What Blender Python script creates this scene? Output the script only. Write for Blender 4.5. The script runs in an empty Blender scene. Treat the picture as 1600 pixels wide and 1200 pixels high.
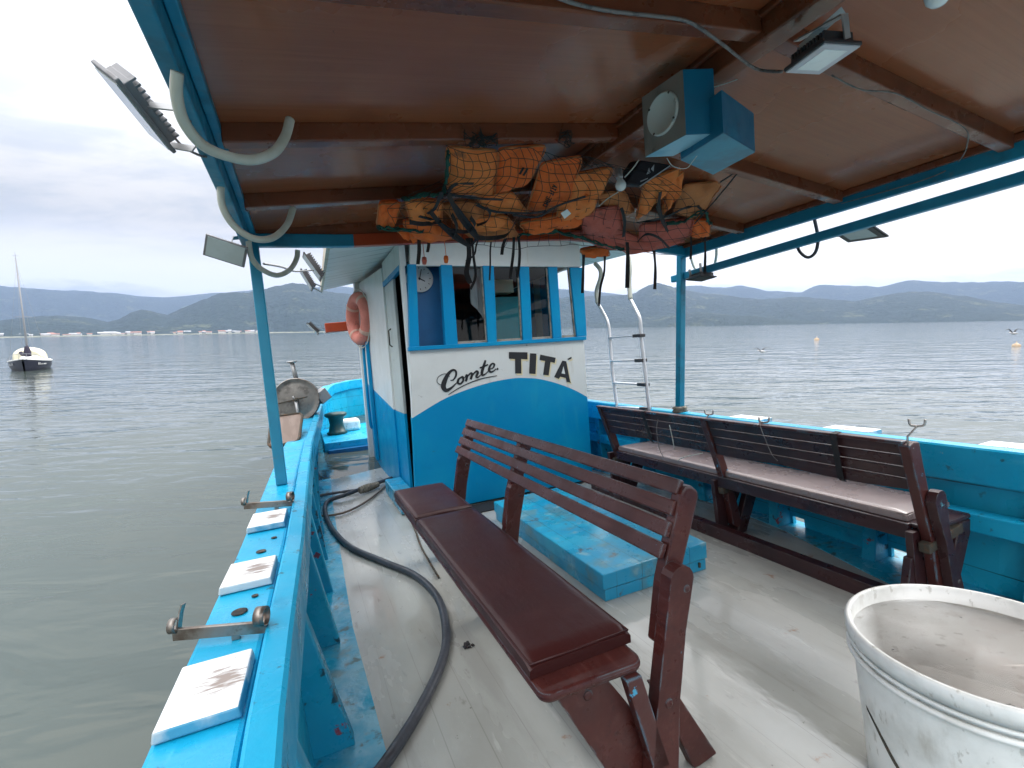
import bpy, bmesh, math, random
import numpy as np
from mathutils import Matrix, Vector
rnd = random.Random(7)
S = bpy.context.scene
COL = S.collection

# ------------------------------------------------------------ camera and frames
# Two frames: the boat frame (x starboard, y bow, z up from the deck) and the world (z up from the sea).
F = 750.0
CB = np.array([0, 0, 1.5])                    # camera in the boat frame
HC = 2.0                                      # camera above the sea
def _n(a): return a / np.linalg.norm(a)
_fw = _n(np.array([-330., -20, F])); _ri = np.array([1708., -170, F]); _ri = _n(_ri - _fw * (_ri @ _fw))
RB = np.array([_ri, _fw, -np.cross(_fw, _ri)])  # camera axes -> boat axes
_dw = _n(np.array([.0169, 1, .1153])); _wz = -_dw
_wy = _n(np.array([0, 0, 1.]) - _wz * _wz[2]); _wx = np.cross(_wy, _wz)
RW = np.array([_wx, _wy, _wz])                # camera axes -> world axes
_R = RW @ RB.T
_t = np.array([0, 0, HC]) - _R @ CB
BOAT = Matrix([[*_R[0], _t[0]], [*_R[1], _t[1]], [*_R[2], _t[2]], [0, 0, 0, 1]])
def ray(u, v): return _n(RB @ np.array([u - 800, v - 600, F]))
def pz(u, v, z): d = ray(u, v); return CB + d * ((z - CB[2]) / d[2])
def py(u, v, y): d = ray(u, v); return CB + d * (y / d[1])
def px(u, v, x): d = ray(u, v); return CB + d * (x / d[0])
def wray(u, v): return _n(RW @ np.array([u - 800, v - 600, F]))
def wz(u, v, z=0): d = wray(u, v); return np.array([0, 0, HC]) + d * ((z - HC) / d[2])
def wd(u, v, dist): d = wray(u, v); return np.array([0, 0, HC]) + d * (dist / math.hypot(d[0], d[1]))

cam = bpy.data.cameras.new('camera'); co = bpy.data.objects.new('camera', cam); COL.objects.link(co)
cam.sensor_width = 36; cam.sensor_fit = 'HORIZONTAL'; cam.lens = 36 * F / 1600
cam.clip_start = .03; cam.clip_end = 40000
_C = RW @ np.diag([1, -1, -1])
co.matrix_world = Matrix([[*_C[0], 0], [*_C[1], 0], [*_C[2], HC], [0, 0, 0, 1]])
S.camera = co

# ------------------------------------------------------------ sky and sun
SUN_AZ, SUN_EL = math.radians(50), math.radians(42)   # azimuth from the camera heading, to the right
W = bpy.data.worlds.new('World'); S.world = W; W.use_nodes = True
nt = W.node_tree; N = nt.nodes; L = nt.links; N.clear()
def nd(t, **k):
    n = N.new(t)
    for a, b in k.items(): setattr(n, a, b)
    return n
out = nd('ShaderNodeOutputWorld'); bg1 = nd('ShaderNodeBackground'); bg2 = nd('ShaderNodeBackground'); mx = nd('ShaderNodeMixShader')
sky = nd('ShaderNodeTexSky', sky_type='NISHITA', sun_disc=False, sun_elevation=SUN_EL, sun_rotation=SUN_AZ)
L.new(sky.outputs[0], bg1.inputs[0]); bg1.inputs[1].default_value = .1
tc = nd('ShaderNodeTexCoord'); sep = nd('ShaderNodeSeparateXYZ'); L.new(tc.outputs['Generated'], sep.inputs[0])
def math_(op, a, b=None, c=None, clamp=False):
    m = nd('ShaderNodeMath', operation=op); m.use_clamp = clamp
    for i, q in enumerate((a, b, c)):
        if q is None: continue
        if isinstance(q, (int, float)): m.inputs[i].default_value = q
        else: L.new(q, m.inputs[i])
    return m.outputs[0]
def rng(v, a, b, c=0., d=1., smooth=True):
    m = nd('ShaderNodeMapRange'); m.interpolation_type = 'SMOOTHSTEP' if smooth else 'LINEAR'
    L.new(v, m.inputs[0])
    for i, q in enumerate((a, b, c, d)): m.inputs[i + 1].default_value = q
    return m.outputs[0]
X_, Y_, Z_ = sep.outputs
zc = math_('MAXIMUM', Z_, 0)
den = math_('ADD', zc, .16)
cmb = nd('ShaderNodeCombineXYZ')
L.new(math_('DIVIDE', X_, den), cmb.inputs[0]); L.new(math_('DIVIDE', Y_, den), cmb.inputs[1])
def noise(scale, detail=6, rough=.55, vec=None, off=(0, 0, 0), sc=(1, 1, 1), dist=0.):
    mp = nd('ShaderNodeMapping'); mp.inputs['Location'].default_value = off; mp.inputs['Scale'].default_value = sc
    L.new(vec if vec else cmb.outputs[0], mp.inputs[0])
    n = nd('ShaderNodeTexNoise'); n.inputs['Scale'].default_value = scale; n.inputs['Detail'].default_value = detail
    n.inputs['Roughness'].default_value = rough; n.inputs['Distortion'].default_value = dist
    L.new(mp.outputs[0], n.inputs['Vector']); return n.outputs[0]
n1 = noise(1.1, 8, .6, off=(3.1, 1.7, 0), sc=(.8, 1.3, 1), dist=.25)
n2 = noise(2.6, 9, .62, off=(7.3, 2.2, 0), sc=(.7, 1.2, 1), dist=.5)
n3 = noise(3.4, 8, .58, vec=tc.outputs['Generated'], off=(1.3, .4, .2), sc=(1, 1, 4.2), dist=.3)      # banks of cloud seen side-on, low down
cl = math_('ADD', math_('ADD', math_('MULTIPLY', n1, .36), math_('MULTIPLY', n2, .30)), math_('MULTIPLY', n3, .34))
m1 = rng(cl, .43, .56)
mixc = nd('ShaderNodeMix', data_type='RGBA'); L.new(m1, mixc.inputs[0])
mixc.inputs[6].default_value = (.755, .795, .86, 1); mixc.inputs[7].default_value = (1.04, 1.02, 1.0, 1)
# a band of bright low cloud lying on the far ridges, with a ragged lower edge
nb = noise(9, 6, .6, vec=tc.outputs['Generated'], sc=(1, 1, 3.2))
band = math_('MULTIPLY', rng(math_('ADD', Z_, math_('MULTIPLY', math_('SUBTRACT', nb, .5), .07)), .062, .082), rng(Z_, .20, .11))
mixb = nd('ShaderNodeMix', data_type='RGBA'); L.new(math_('MULTIPLY', band, .95), mixb.inputs[0]); L.new(mixc.outputs[2], mixb.inputs[6]); mixb.inputs[7].default_value = (1.06, 1.05, 1.05, 1)
# brightness: the zenith of an overcast sky outshines its horizon, and the sun side is brighter
el = rng(Z_, .15, .95, .46, 3.0)
sdir = (math.sin(SUN_AZ), math.cos(SUN_AZ))
dot = math_('ADD', math_('MULTIPLY', X_, sdir[0]), math_('MULTIPLY', Y_, sdir[1]))
sunb = math_('MULTIPLY', rng(dot, .35, 1.0), .29)
L.new(mixb.outputs[2], bg2.inputs[0]); L.new(math_('ADD', math_('ADD', el, sunb), math_('MULTIPLY', band, .12)), bg2.inputs[1])
mx.inputs[0].default_value = .975
L.new(bg1.outputs[0], mx.inputs[1]); L.new(bg2.outputs[0], mx.inputs[2]); L.new(mx.outputs[0], out.inputs[0])

sl = bpy.data.lights.new('sun', 'SUN'); sl.energy = 1.3; sl.angle = math.radians(25); sl.color = (1, .96, .9)
so = bpy.data.objects.new('sun', sl); COL.objects.link(so)
_sd = Vector((math.sin(SUN_AZ) * math.cos(SUN_EL), math.cos(SUN_AZ) * math.cos(SUN_EL), math.sin(SUN_EL)))
so.rotation_euler = _sd.to_track_quat('Z', 'Y').to_euler()
S.view_settings.view_transform = 'Standard'; S.view_settings.look = 'None'; S.view_settings.exposure = 0.78; S.view_settings.gamma = 1
S.cycles.use_denoising = True
S.cycles.max_bounces = 8; S.cycles.transparent_max_bounces = 8; S.cycles.volume_bounces = 0
S.cycles.caustics_reflective = False; S.cycles.caustics_refractive = False

# ------------------------------------------------------------ materials
MATS = {}
def mat(name, base, rough=.5, metal=0., layers=(), bump=(), rvar=None, spec=.5, coat=0., seam=None, coat_rough=.1, ior=1.5):
    """layers: (colour, scale, lo, hi, strength, stretch) noise masks; bump: (scale, strength, stretch); rvar: (scale, lo, hi) roughness noise"""
    m = bpy.data.materials.new(name); m.use_nodes = True; MATS[name] = m
    t = m.node_tree; n = t.nodes; l = t.links; bs = n['Principled BSDF']
    tcn = n.new('ShaderNodeTexCoord')
    def nz(scale, st=(1, 1, 1), detail=5, off=0, rough=.6):
        mp = n.new('ShaderNodeMapping'); mp.inputs['Scale'].default_value = st; mp.inputs['Location'].default_value = (off, off * .7, off * 1.3)
        l.new(tcn.outputs['Object'], mp.inputs[0]); q = n.new('ShaderNodeTexNoise'); q.inputs['Scale'].default_value = scale
        q.inputs['Detail'].default_value = detail; q.inputs['Roughness'].default_value = rough; l.new(mp.outputs[0], q.inputs['Vector']); return q.outputs[0]
    def mr(v, a, b, c=0, d=1):
        q = n.new('ShaderNodeMapRange'); q.interpolation_type = 'SMOOTHSTEP'; l.new(v, q.inputs[0])
        for i, w in enumerate((a, b, c, d)): q.inputs[i + 1].default_value = w
        return q.outputs[0]
    cur = None; c0 = (*base, 1)
    def mixin(fac, colr):
        nonlocal cur
        q = n.new('ShaderNodeMix'); q.data_type = 'RGBA'; l.new(fac, q.inputs[0])
        if cur is None: q.inputs[6].default_value = c0
        else: l.new(cur, q.inputs[6])
        q.inputs[7].default_value = (*colr, 1); cur = q.outputs[2]
    for k, ly in enumerate(layers):
        colr, sc, lo, hi = ly[:4]; stg = ly[4] if len(ly) > 4 else 1; st = ly[5] if len(ly) > 5 else (1, 1, 1)
        mixin(mr(nz(sc, st, 6, k * 3.7 + .5), lo, hi, 0, stg), colr)
    if seam:      # (axis, spacing, width, colour, strength): plank seams
        ax, sp, wdt, colr, stg = seam
        sx = n.new('ShaderNodeSeparateXYZ'); l.new(tcn.outputs['Object'], sx.inputs[0])
        d1 = n.new('ShaderNodeMath'); d1.operation = 'DIVIDE'; l.new(sx.outputs[ax], d1.inputs[0]); d1.inputs[1].default_value = sp
        d2 = n.new('ShaderNodeMath'); d2.operation = 'FRACT'; l.new(d1.outputs[0], d2.inputs[0])
        d3 = n.new('ShaderNodeMath'); d3.operation = 'SUBTRACT'; l.new(d2.outputs[0], d3.inputs[0]); d3.inputs[1].default_value = .5
        d4 = n.new('ShaderNodeMath'); d4.operation = 'ABSOLUTE'; l.new(d3.outputs[0], d4.inputs[0])
        mask = mr(d4.outputs[0], wdt / sp, wdt / sp * .4, 0, stg)
        q = n.new('ShaderNodeMath'); q.operation = 'MULTIPLY'; l.new(mask, q.inputs[0]); l.new(mr(nz(1.7, (1, 1, 1), 4, 9), .3, .62), q.inputs[1])
        mixin(q.outputs[0], colr)
    if cur is None: bs.inputs['Base Color'].default_value = c0
    else: l.new(cur, bs.inputs['Base Color'])
    bs.inputs['Metallic'].default_value = metal; bs.inputs['IOR'].default_value = ior
    bs.inputs['Specular IOR Level'].default_value = spec
    bs.inputs['Coat Weight'].default_value = coat; bs.inputs['Coat Roughness'].default_value = coat_rough
    if rvar: l.new(mr(nz(rvar[0], rvar[3] if len(rvar) > 3 else (1, 1, 1), 5, 21), .32, .68, rvar[1], rvar[2]), bs.inputs['Roughness'])
    else: bs.inputs['Roughness'].default_value = rough
    prev = None
    for k, b in enumerate(bump):
        q = n.new('ShaderNodeBump'); q.inputs['Strength'].default_value = b[1]; q.inputs['Distance'].default_value = b[3] if len(b) > 3 else .01
        l.new(nz(b[0], b[2] if len(b) > 2 else (1, 1, 1), 4, 31 + k), q.inputs['Height'])
        if prev: l.new(prev, q.inputs['Normal'])
        prev = q.outputs[0]
    if prev: l.new(prev, bs.inputs['Normal'])
    return m

BLUE = mat('blue_boat_paint', (.006, .34, .57), layers=[((.014, .41, .64), 2.2, .4, .7, .8), ((.004, .20, .38), 5, .54, .70, .7, (1, .5, 1)), ((.10, .50, .66), 9, .60, .74, .5, (1.5, .4, 1)), ((.03, .05, .06), 15, .63, .70, .7), ((.35, .40, .40), 24, .70, .73, .7), ((.16, .02, .02), 9, .72, .74, .9)],
           rvar=(5, .22, .5), bump=[(3, .25, (1, 1, 1), .02), (60, .08)], spec=.35)
BLUEW = mat('blue_cabin_paint', (.0005, .225, .47), layers=[((.02, .30, .46), 2.5, .56, .74, .6, (2.5, 2.5, .5)), ((.05, .09, .10), 22, .70, .74, .7), ((.005, .29, .50), 1.5, .4, .7, .7), ((.003, .15, .28), 4, .6, .8, .35)], rvar=(4, .28, .45), bump=[(2.5, .2, (1, 1, 1), .02), (80, .04)], spec=.15)
CANB = mat('weathered_canopy_blue', (.006, .20, .33), layers=[((.012, .26, .40), 2.5, .4, .7, .8), ((.01, .11, .17), 5, .52, .70, .8), ((.10, .14, .14), 11, .60, .72, .6), ((.03, .04, .04), 18, .66, .72, .7)], rvar=(6, .28, .55), bump=[(6, .25, (1, 1, 1), .01)])
BLUEF = mat('faded_blue_paint', (.008, .27, .47), layers=[((.02, .36, .55), 3, .45, .65, .8), ((.09, .20, .23), 4, .47, .64, .8), ((.22, .40, .46), 7, .58, .70, .6), ((.09, .05, .03), 8, .60, .70, .85)], rvar=(4, .2, .5), bump=[(4, .25, (1, 1, 1), .02)], seam=(0, .19, .004, (.01, .08, .12), .8))
WATERWAY = mat('worn_blue_deck_paint', (.012, .32, .50), layers=[((.22, .46, .56), 3.5, .45, .66, .75), ((.16, .21, .20), 6, .56, .70, .7), ((.05, .07, .05), 13, .57, .68, .8), ((.16, .03, .02), 11, .71, .73, .8)], rvar=(5, .12, .5), bump=[(6, .3, (1, 1, 1), .02)])
BLUED = mat('dark_blue_inside_paint', (.004, .115, .29), layers=[((.003, .08, .21), 3, .4, .7, .8)], rough=.4)
WHITE = mat('white_cabin_paint', (.63, .655, .64), layers=[((.54, .565, .55), 2.5, .45, .75, .7), ((.42, .38, .30), 3.5, .60, .74, .45, (3, 3, .35)), ((.10, .10, .08), 12, .68, .74, .5), ((.32, .17, .08), 9, .70, .75, .6, (1.5, 1.5, .4))], rvar=(4, .3, .5), bump=[(2.5, .2, (1, 1, 1), .02)])
WHITEP = mat('white_plank_ceiling', (.78, .80, .77), layers=[((.66, .69, .64), 2, .45, .75, .8), ((.07, .07, .05), 4, .70, .80, .6)], rough=.45, seam=(1, .30, .022, (.30, .33, .30), .95), bump=[(3, .2, (1, 1, 1), .02)])
PAD = mat('white_pad_paint', (.78, .79, .79), layers=[((.62, .63, .62), 6, .5, .7, .6), ((.20, .13, .09), 22, .70, .74, .9, (.4, 1, 1))], rvar=(6, .35, .6), bump=[(8, .3, (1, 1, 1), .01)])
DECK = mat('grey_deck_paint', (.345, .35, .325), layers=[((.42, .425, .40), 1.3, .42, .64, .7, (1, .6, 1)), ((.27, .27, .245), 3.0, .50, .70, .5, (1, .55, 1)), ((.25, .19, .12), 2.3, .64, .76, .4), ((.50, .50, .475), 9, .62, .70, .5, (1.6, .25, 1)), ((.15, .14, .125), 12, .64, .72, .5, (1.5, .5, 1)), ((.07, .065, .055), 24, .69, .74, .75), ((.20, .19, .17), 2.2, .55, .66, .35, (2.2, .3, 1)), ((.22, .09, .025), 5.5, .67, .73, .8), ((.55, .55, .53), 34, .70, .73, .6, (2.5, .3, 1))],
           rvar=(1.5, .07, .42, (1.6, .5, 1)), bump=[(2.2, .3, (1, .5, 1), .02), (9, .2, (1, .3, 1), .006), (60, .1, (1, .2, 1), .003)], seam=(0, .155, .0028, (.12, .115, .10), .36), spec=.6, coat=.35, coat_rough=.08)
CEIL = mat('brown_varnished_ceiling', (.32, .098, .042), layers=[((.27, .08, .033), 1.4, .4, .65, .8), ((.36, .115, .05), 5, .42, .66, .5, (.25, 9, 1)), ((.21, .06, .026), 8, .52, .70, .4, (.2, 12, 1)), ((.16, .045, .02), 1.9, .64, .70, .45), ((.06, .02, .012), 22, .72, .75, .6)],
           rvar=(1.2, .20, .36), bump=[(1.5, .2, (1, 1, 1), .03), (24, .10, (.2, 1.6, 1), .004)], spec=.22, coat=.17, coat_rough=.13, seam=(1, .80, .004, (.05, .016, .01), .8))
BEAM = mat('brown_varnished_beam', (.20, .058, .026), layers=[((.14, .04, .019), 3, .4, .65, .8), ((.22, .07, .032), 10, .5, .7, .5, (.4, 7, 7)), ((.03, .018, .012), 9, .70, .80, .6)], rvar=(5, .18, .45), bump=[(5, .3, (1, 1, 1), .01)], coat=.15, spec=.35)
ORBEAM = mat('orange_red_paint', (.42, .055, .012), layers=[((.30, .035, .012), 4, .45, .7, .7), ((.06, .03, .02), 12, .68, .75, .7)], rough=.4)
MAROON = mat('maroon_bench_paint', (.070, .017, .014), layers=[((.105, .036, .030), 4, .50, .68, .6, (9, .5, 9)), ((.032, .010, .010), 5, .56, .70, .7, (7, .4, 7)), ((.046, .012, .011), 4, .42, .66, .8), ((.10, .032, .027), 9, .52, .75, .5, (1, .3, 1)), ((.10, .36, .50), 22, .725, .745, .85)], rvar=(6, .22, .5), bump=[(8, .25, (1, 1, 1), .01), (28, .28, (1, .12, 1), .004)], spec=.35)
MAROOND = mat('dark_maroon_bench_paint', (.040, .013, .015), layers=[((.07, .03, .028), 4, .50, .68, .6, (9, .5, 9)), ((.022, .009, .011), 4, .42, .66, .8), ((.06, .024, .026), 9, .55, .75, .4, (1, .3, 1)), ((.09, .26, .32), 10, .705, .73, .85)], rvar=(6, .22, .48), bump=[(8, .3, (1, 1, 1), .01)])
RIBP = mat('chipped_blue_rib_paint', (.008, .28, .46), layers=[((.014, .36, .53), 2.2, .4, .7, .8), ((.015, .03, .04), 11, .59, .64, .9), ((.30, .015, .02), 13, .64, .67, .9), ((.4, .2, .03), 17, .715, .74, .8)], rvar=(5, .22, .5), bump=[(3, .25, (1, 1, 1), .02), (14, .2)])
CHIP = mat('chipped_maroon_edge', (.066, .017, .015), layers=[((.05, .35, .55), 15, .655, .675, .9), ((.35, .45, .42), 19, .70, .73, .8)], rvar=(6, .25, .5), bump=[(12, .4, (1, 1, 1), .01)])
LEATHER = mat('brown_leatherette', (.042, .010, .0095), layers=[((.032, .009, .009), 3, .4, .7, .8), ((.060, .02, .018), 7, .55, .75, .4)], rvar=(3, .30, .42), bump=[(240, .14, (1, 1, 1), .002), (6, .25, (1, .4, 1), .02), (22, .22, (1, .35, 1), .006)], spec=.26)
LEATHERP = mat('painted_sheen_leatherette', (.30, .235, .225), layers=[((.25, .19, .18), 3, .4, .7, .8)], rvar=(3, .22, .34), bump=[(240, .1, (1, 1, 1), .002), (5, .15, (1, .5, 1), .02)], spec=.7)  # base colour lightened to stand in for sky reflected on the seat
RUBBER = mat('black_rubber_hose', (.045, .05, .062), layers=[((.10, .11, .13), 25, .55, .75, .6), ((.02, .02, .024), 7, .5, .7, .6)], rvar=(12, .35, .6), bump=[(40, .2)])
BROWNHOSE = mat('brown_thin_hose', (.13, .09, .065), layers=[((.05, .04, .03), 12, .5, .7, .8)], rough=.5)
ROPE = mat('dirty_rope', (.22, .20, .16), layers=[((.09, .085, .07), 30, .45, .6, .9)], rough=.9, bump=[(90, .6, (1, 1, 1), .004)])
BLACKR = mat('black_strap', (.013, .012, .014), layers=[((.05, .028, .03), 40, .55, .7, .7, (1, 1, .1))], rough=.7)
NET = mat('dark_net_twine', (.018, .02, .02), rough=.9)
GREENR = mat('green_net_twine', (.012, .09, .065), rough=.9, layers=[((.01, .04, .035), 30, .45, .6, .9)])
def orange(name, c, d): return mat(name, c, rough=.75, layers=[(d, 5, .42, .66, .85), (tuple(x * .45 for x in c), 9, .6, .8, .6), ((.10, .07, .055), 11, .60, .72, .6)], bump=[(7, .8, (1, 1, 1), .03), (24, .5, (1, 1, 1), .008), (90, .2)], spec=.3)
OR1 = orange('faded_orange_canvas', (.90, .265, .07), (.74, .19, .045))
OR2 = orange('orange_canvas', (.86, .175, .036), (.68, .125, .025))
OR3 = orange('dull_orange_canvas', (.60, .22, .08), (.48, .16, .055))
OR4 = orange('faded_red_canvas', (.58, .14, .10), (.46, .11, .075))
RING = orange('coral_life_ring_vinyl', (.66, .235, .185), (.56, .19, .15))
STEEL = mat('stainless_steel', (.30, .275, .25), metal=.9, layers=[((.17, .13, .105), 12, .45, .62, .9), ((.11, .055, .03), 16, .58, .68, .85)], rvar=(20, .32, .6))
ALU = mat('ladder_aluminium', (.66, .67, .69), metal=.35, layers=[((.52, .52, .53), 8, .45, .7, .7)], rvar=(10, .3, .5))
GALV = mat('grey_painted_metal', (.36, .36, .36), layers=[((.22, .19, .17), 10, .55, .7, .7)], rough=.45, metal=.6)
DRUM = mat('brushed_drum_steel', (.20, .19, .175), layers=[((.09, .085, .08), 9, .45, .65, .8), ((.30, .28, .25), 30, .55, .7, .5)], rvar=(9, .35, .6), metal=.75)
LAMPG = mat('floodlight_housing_black', (.035, .034, .038), layers=[((.08, .075, .075), 20, .5, .7, .6)], rough=.45)
LAMPGR = mat('floodlight_housing_grey', (.19, .185, .19), layers=[((.10, .09, .09), 20, .5, .7, .6)], rough=.45)
GLASSG = mat('floodlight_glass_grey', (.42, .47, .46), layers=[((.34, .38, .37), 6, .45, .7, .6)], rough=.18, coat=.5)
GLASSW = mat('floodlight_led_panel', (.88, .90, .88), layers=[((.76, .78, .76), 25, .45, .7, .5)], rough=.25, coat=.3)
GLASSB = mat('floodlight_white_bezel', (.52, .50, .53), layers=[((.34, .32, .33), 9, .5, .7, .7)], rough=.3)
PVC = mat('cream_pvc_tube', (.50, .51, .44), layers=[((.34, .33, .27), 5, .45, .7, .7), ((.62, .63, .58), 9, .5, .7, .5)], rvar=(8, .3, .55))
WPLAST = mat('white_plastic', (.86, .86, .83), layers=[((.56, .56, .52), 4, .45, .7, .7), ((.42, .38, .32), 9, .58, .76, .7, (1, 1, .4)), ((.34, .32, .27), 30, .60, .68, .5, (1, 1, .5)), ((.06, .06, .05), 26, .70, .73, .85)], rvar=(5, .28, .5), bump=[(4, .2, (1, 1, 1), .02)])
WPLASTI = mat('stained_bucket_inside', (.68, .64, .59), layers=[((.60, .53, .48), 6, .46, .54, .7, (1, 1, .5)), ((.72, .69, .64), 11, .55, .62, .8, (1, 1, .35)), ((.40, .33, .28), 16, .62, .69, .6), ((.06, .05, .04), 26, .67, .70, .95)], rough=.5)
GREYW = mat('grey_speaker_wood', (.24, .215, .19), layers=[((.16, .14, .125), 5, .45, .7, .8, (4, 4, 1)), ((.08, .06, .05), 18, .66, .74, .7)], rough=.6)
BLUES = mat('blue_speaker_paint', (.006, .15, .27), layers=[((.01, .21, .34), 5, .45, .7, .7), ((.01, .08, .15), 12, .6, .72, .7), ((.10, .08, .07), 20, .70, .75, .7)], rvar=(9, .28, .5))
BLUEL = mat('pale_blue_speaker_paint', (.28, .52, .62), layers=[((.10, .36, .50), 5, .48, .62, .7), ((.1, .12, .13), 20, .66, .72, .7)], rough=.4)
CLOTHW = mat('speaker_grille_white', (.56, .58, .54), layers=[((.42, .44, .41), 4, .45, .7, .8), ((.18, .18, .16), 11, .63, .73, .7)], rough=.7)
WIRE = mat('grey_wire', (.20, .18, .17), layers=[((.09, .08, .08), 30, .5, .6, .8)], rough=.6)
WIREW = mat('pale_string', (.55, .55, .50), rough=.7)
BULB = mat('milky_bulb_glass', (.80, .82, .80), rough=.2, coat=.5)
BAG = mat('black_bag_cloth', (.012, .012, .018), rough=.6, bump=[(14, .4, (1, 1, 1), .01)])
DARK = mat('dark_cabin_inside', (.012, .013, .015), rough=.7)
GREYC = mat('light_grey_cloth', (.42, .45, .47), rough=.8)
SIGNB = mat('black_sign_paint', (.010, .011, .014), rough=.45, layers=[((.03, .03, .035), 14, .6, .75, .6)])
SIGNY = mat('cream_sign_shadow', (.68, .60, .38), rough=.5)
RUSTW = mat('rusty_white_trim', (.62, .55, .43), layers=[((.30, .17, .08), 14, .52, .66, .85), ((.70, .68, .62), 7, .5, .7, .7)], rough=.6)
WOODF = mat('grey_brown_board', (.16, .11, .085), layers=[((.23, .17, .14), 4, .45, .7, .8, (4, .5, 1)), ((.12, .09, .07), 9, .6, .72, .6, (4, .5, 1))], rough=.6)
ORANGEW = mat('bare_threshold_wood', (.30, .13, .05), rough=.6, layers=[((.16, .07, .03), 9, .45, .7, .8)])
RUST = mat('rust_and_mould', (.05, .045, .035), rough=.9, layers=[((.12, .06, .03), 30, .5, .65, .8)])
GREEN = mat('dark_green_paint', (.012, .05, .045), rough=.4, layers=[((.10, .06, .03), 12, .6, .7, .7)])

def edge_wear(m, colr, r=.007, thr=.10):
    """paint rubbed thin along the edges of a board"""
    t = m.node_tree; n = t.nodes; l = t.links; bs = n['Principled BSDF']; old = bs.inputs['Base Color'].links[0].from_socket
    bv = n.new('ShaderNodeBevel'); bv.samples = 3; bv.inputs['Radius'].default_value = r
    ge = n.new('ShaderNodeNewGeometry'); d = n.new('ShaderNodeVectorMath'); d.operation = 'DOT_PRODUCT'; l.new(bv.outputs[0], d.inputs[0]); l.new(ge.outputs['True Normal'], d.inputs[1])
    tcn = n.new('ShaderNodeTexCoord'); nz_ = n.new('ShaderNodeTexNoise'); nz_.inputs['Scale'].default_value = 14; nz_.inputs['Detail'].default_value = 5; l.new(tcn.outputs['Object'], nz_.inputs['Vector'])
    a1 = n.new('ShaderNodeMath'); a1.operation = 'SUBTRACT'; a1.inputs[0].default_value = 1; l.new(d.outputs['Value'], a1.inputs[1])
    m2_ = n.new('ShaderNodeMapRange'); l.new(nz_.outputs[0], m2_.inputs[0])
    for i_, q_ in enumerate((.46, .62, 0, 1)): m2_.inputs[i_ + 1].default_value = q_
    a2 = n.new('ShaderNodeMath'); a2.operation = 'MULTIPLY'; l.new(a1.outputs[0], a2.inputs[0]); l.new(m2_.outputs[0], a2.inputs[1])
    m1_ = n.new('ShaderNodeMapRange'); l.new(a2.outputs[0], m1_.inputs[0])
    for i_, q_ in enumerate((thr * .4, thr, 0, .8)): m1_.inputs[i_ + 1].default_value = q_
    q = n.new('ShaderNodeMix'); q.data_type = 'RGBA'; l.new(m1_.outputs[0], q.inputs[0]); l.new(old, q.inputs[6]); q.inputs[7].default_value = (*colr, 1); l.new(q.outputs[2], bs.inputs['Base Color'])
edge_wear(MAROON, (.16, .26, .30)); edge_wear(MAROOND, (.15, .20, .21)); edge_wear(CHIP, (.10, .38, .52), .009); edge_wear(BLUEF, (.09, .10, .09), .008)

def glass(name, tint):
    m = bpy.data.materials.new(name); m.use_nodes = True; t = m.node_tree
    b = t.nodes['Principled BSDF']; b.inputs['Base Color'].default_value = (*tint, 1); b.inputs['Roughness'].default_value = .02
    tr = t.nodes.new('ShaderNodeBsdfTransparent'); tr.inputs[0].default_value = (*tint, 1)
    gl = t.nodes.new('ShaderNodeBsdfGlossy'); gl.inputs['Roughness'].default_value = .02
    fr = t.nodes.new('ShaderNodeFresnel'); fr.inputs[0].default_value = 1.5
    mx_ = t.nodes.new('ShaderNodeMixShader'); t.links.new(fr.outputs[0], mx_.inputs[0]); t.links.new(tr.outputs[0], mx_.inputs[1]); t.links.new(gl.outputs[0], mx_.inputs[2])
    t.links.new(mx_.outputs[0], t.nodes['Material Output'].inputs[0]); return m
GLASS = glass('window_glass', (.86, .90, .90))

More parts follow.
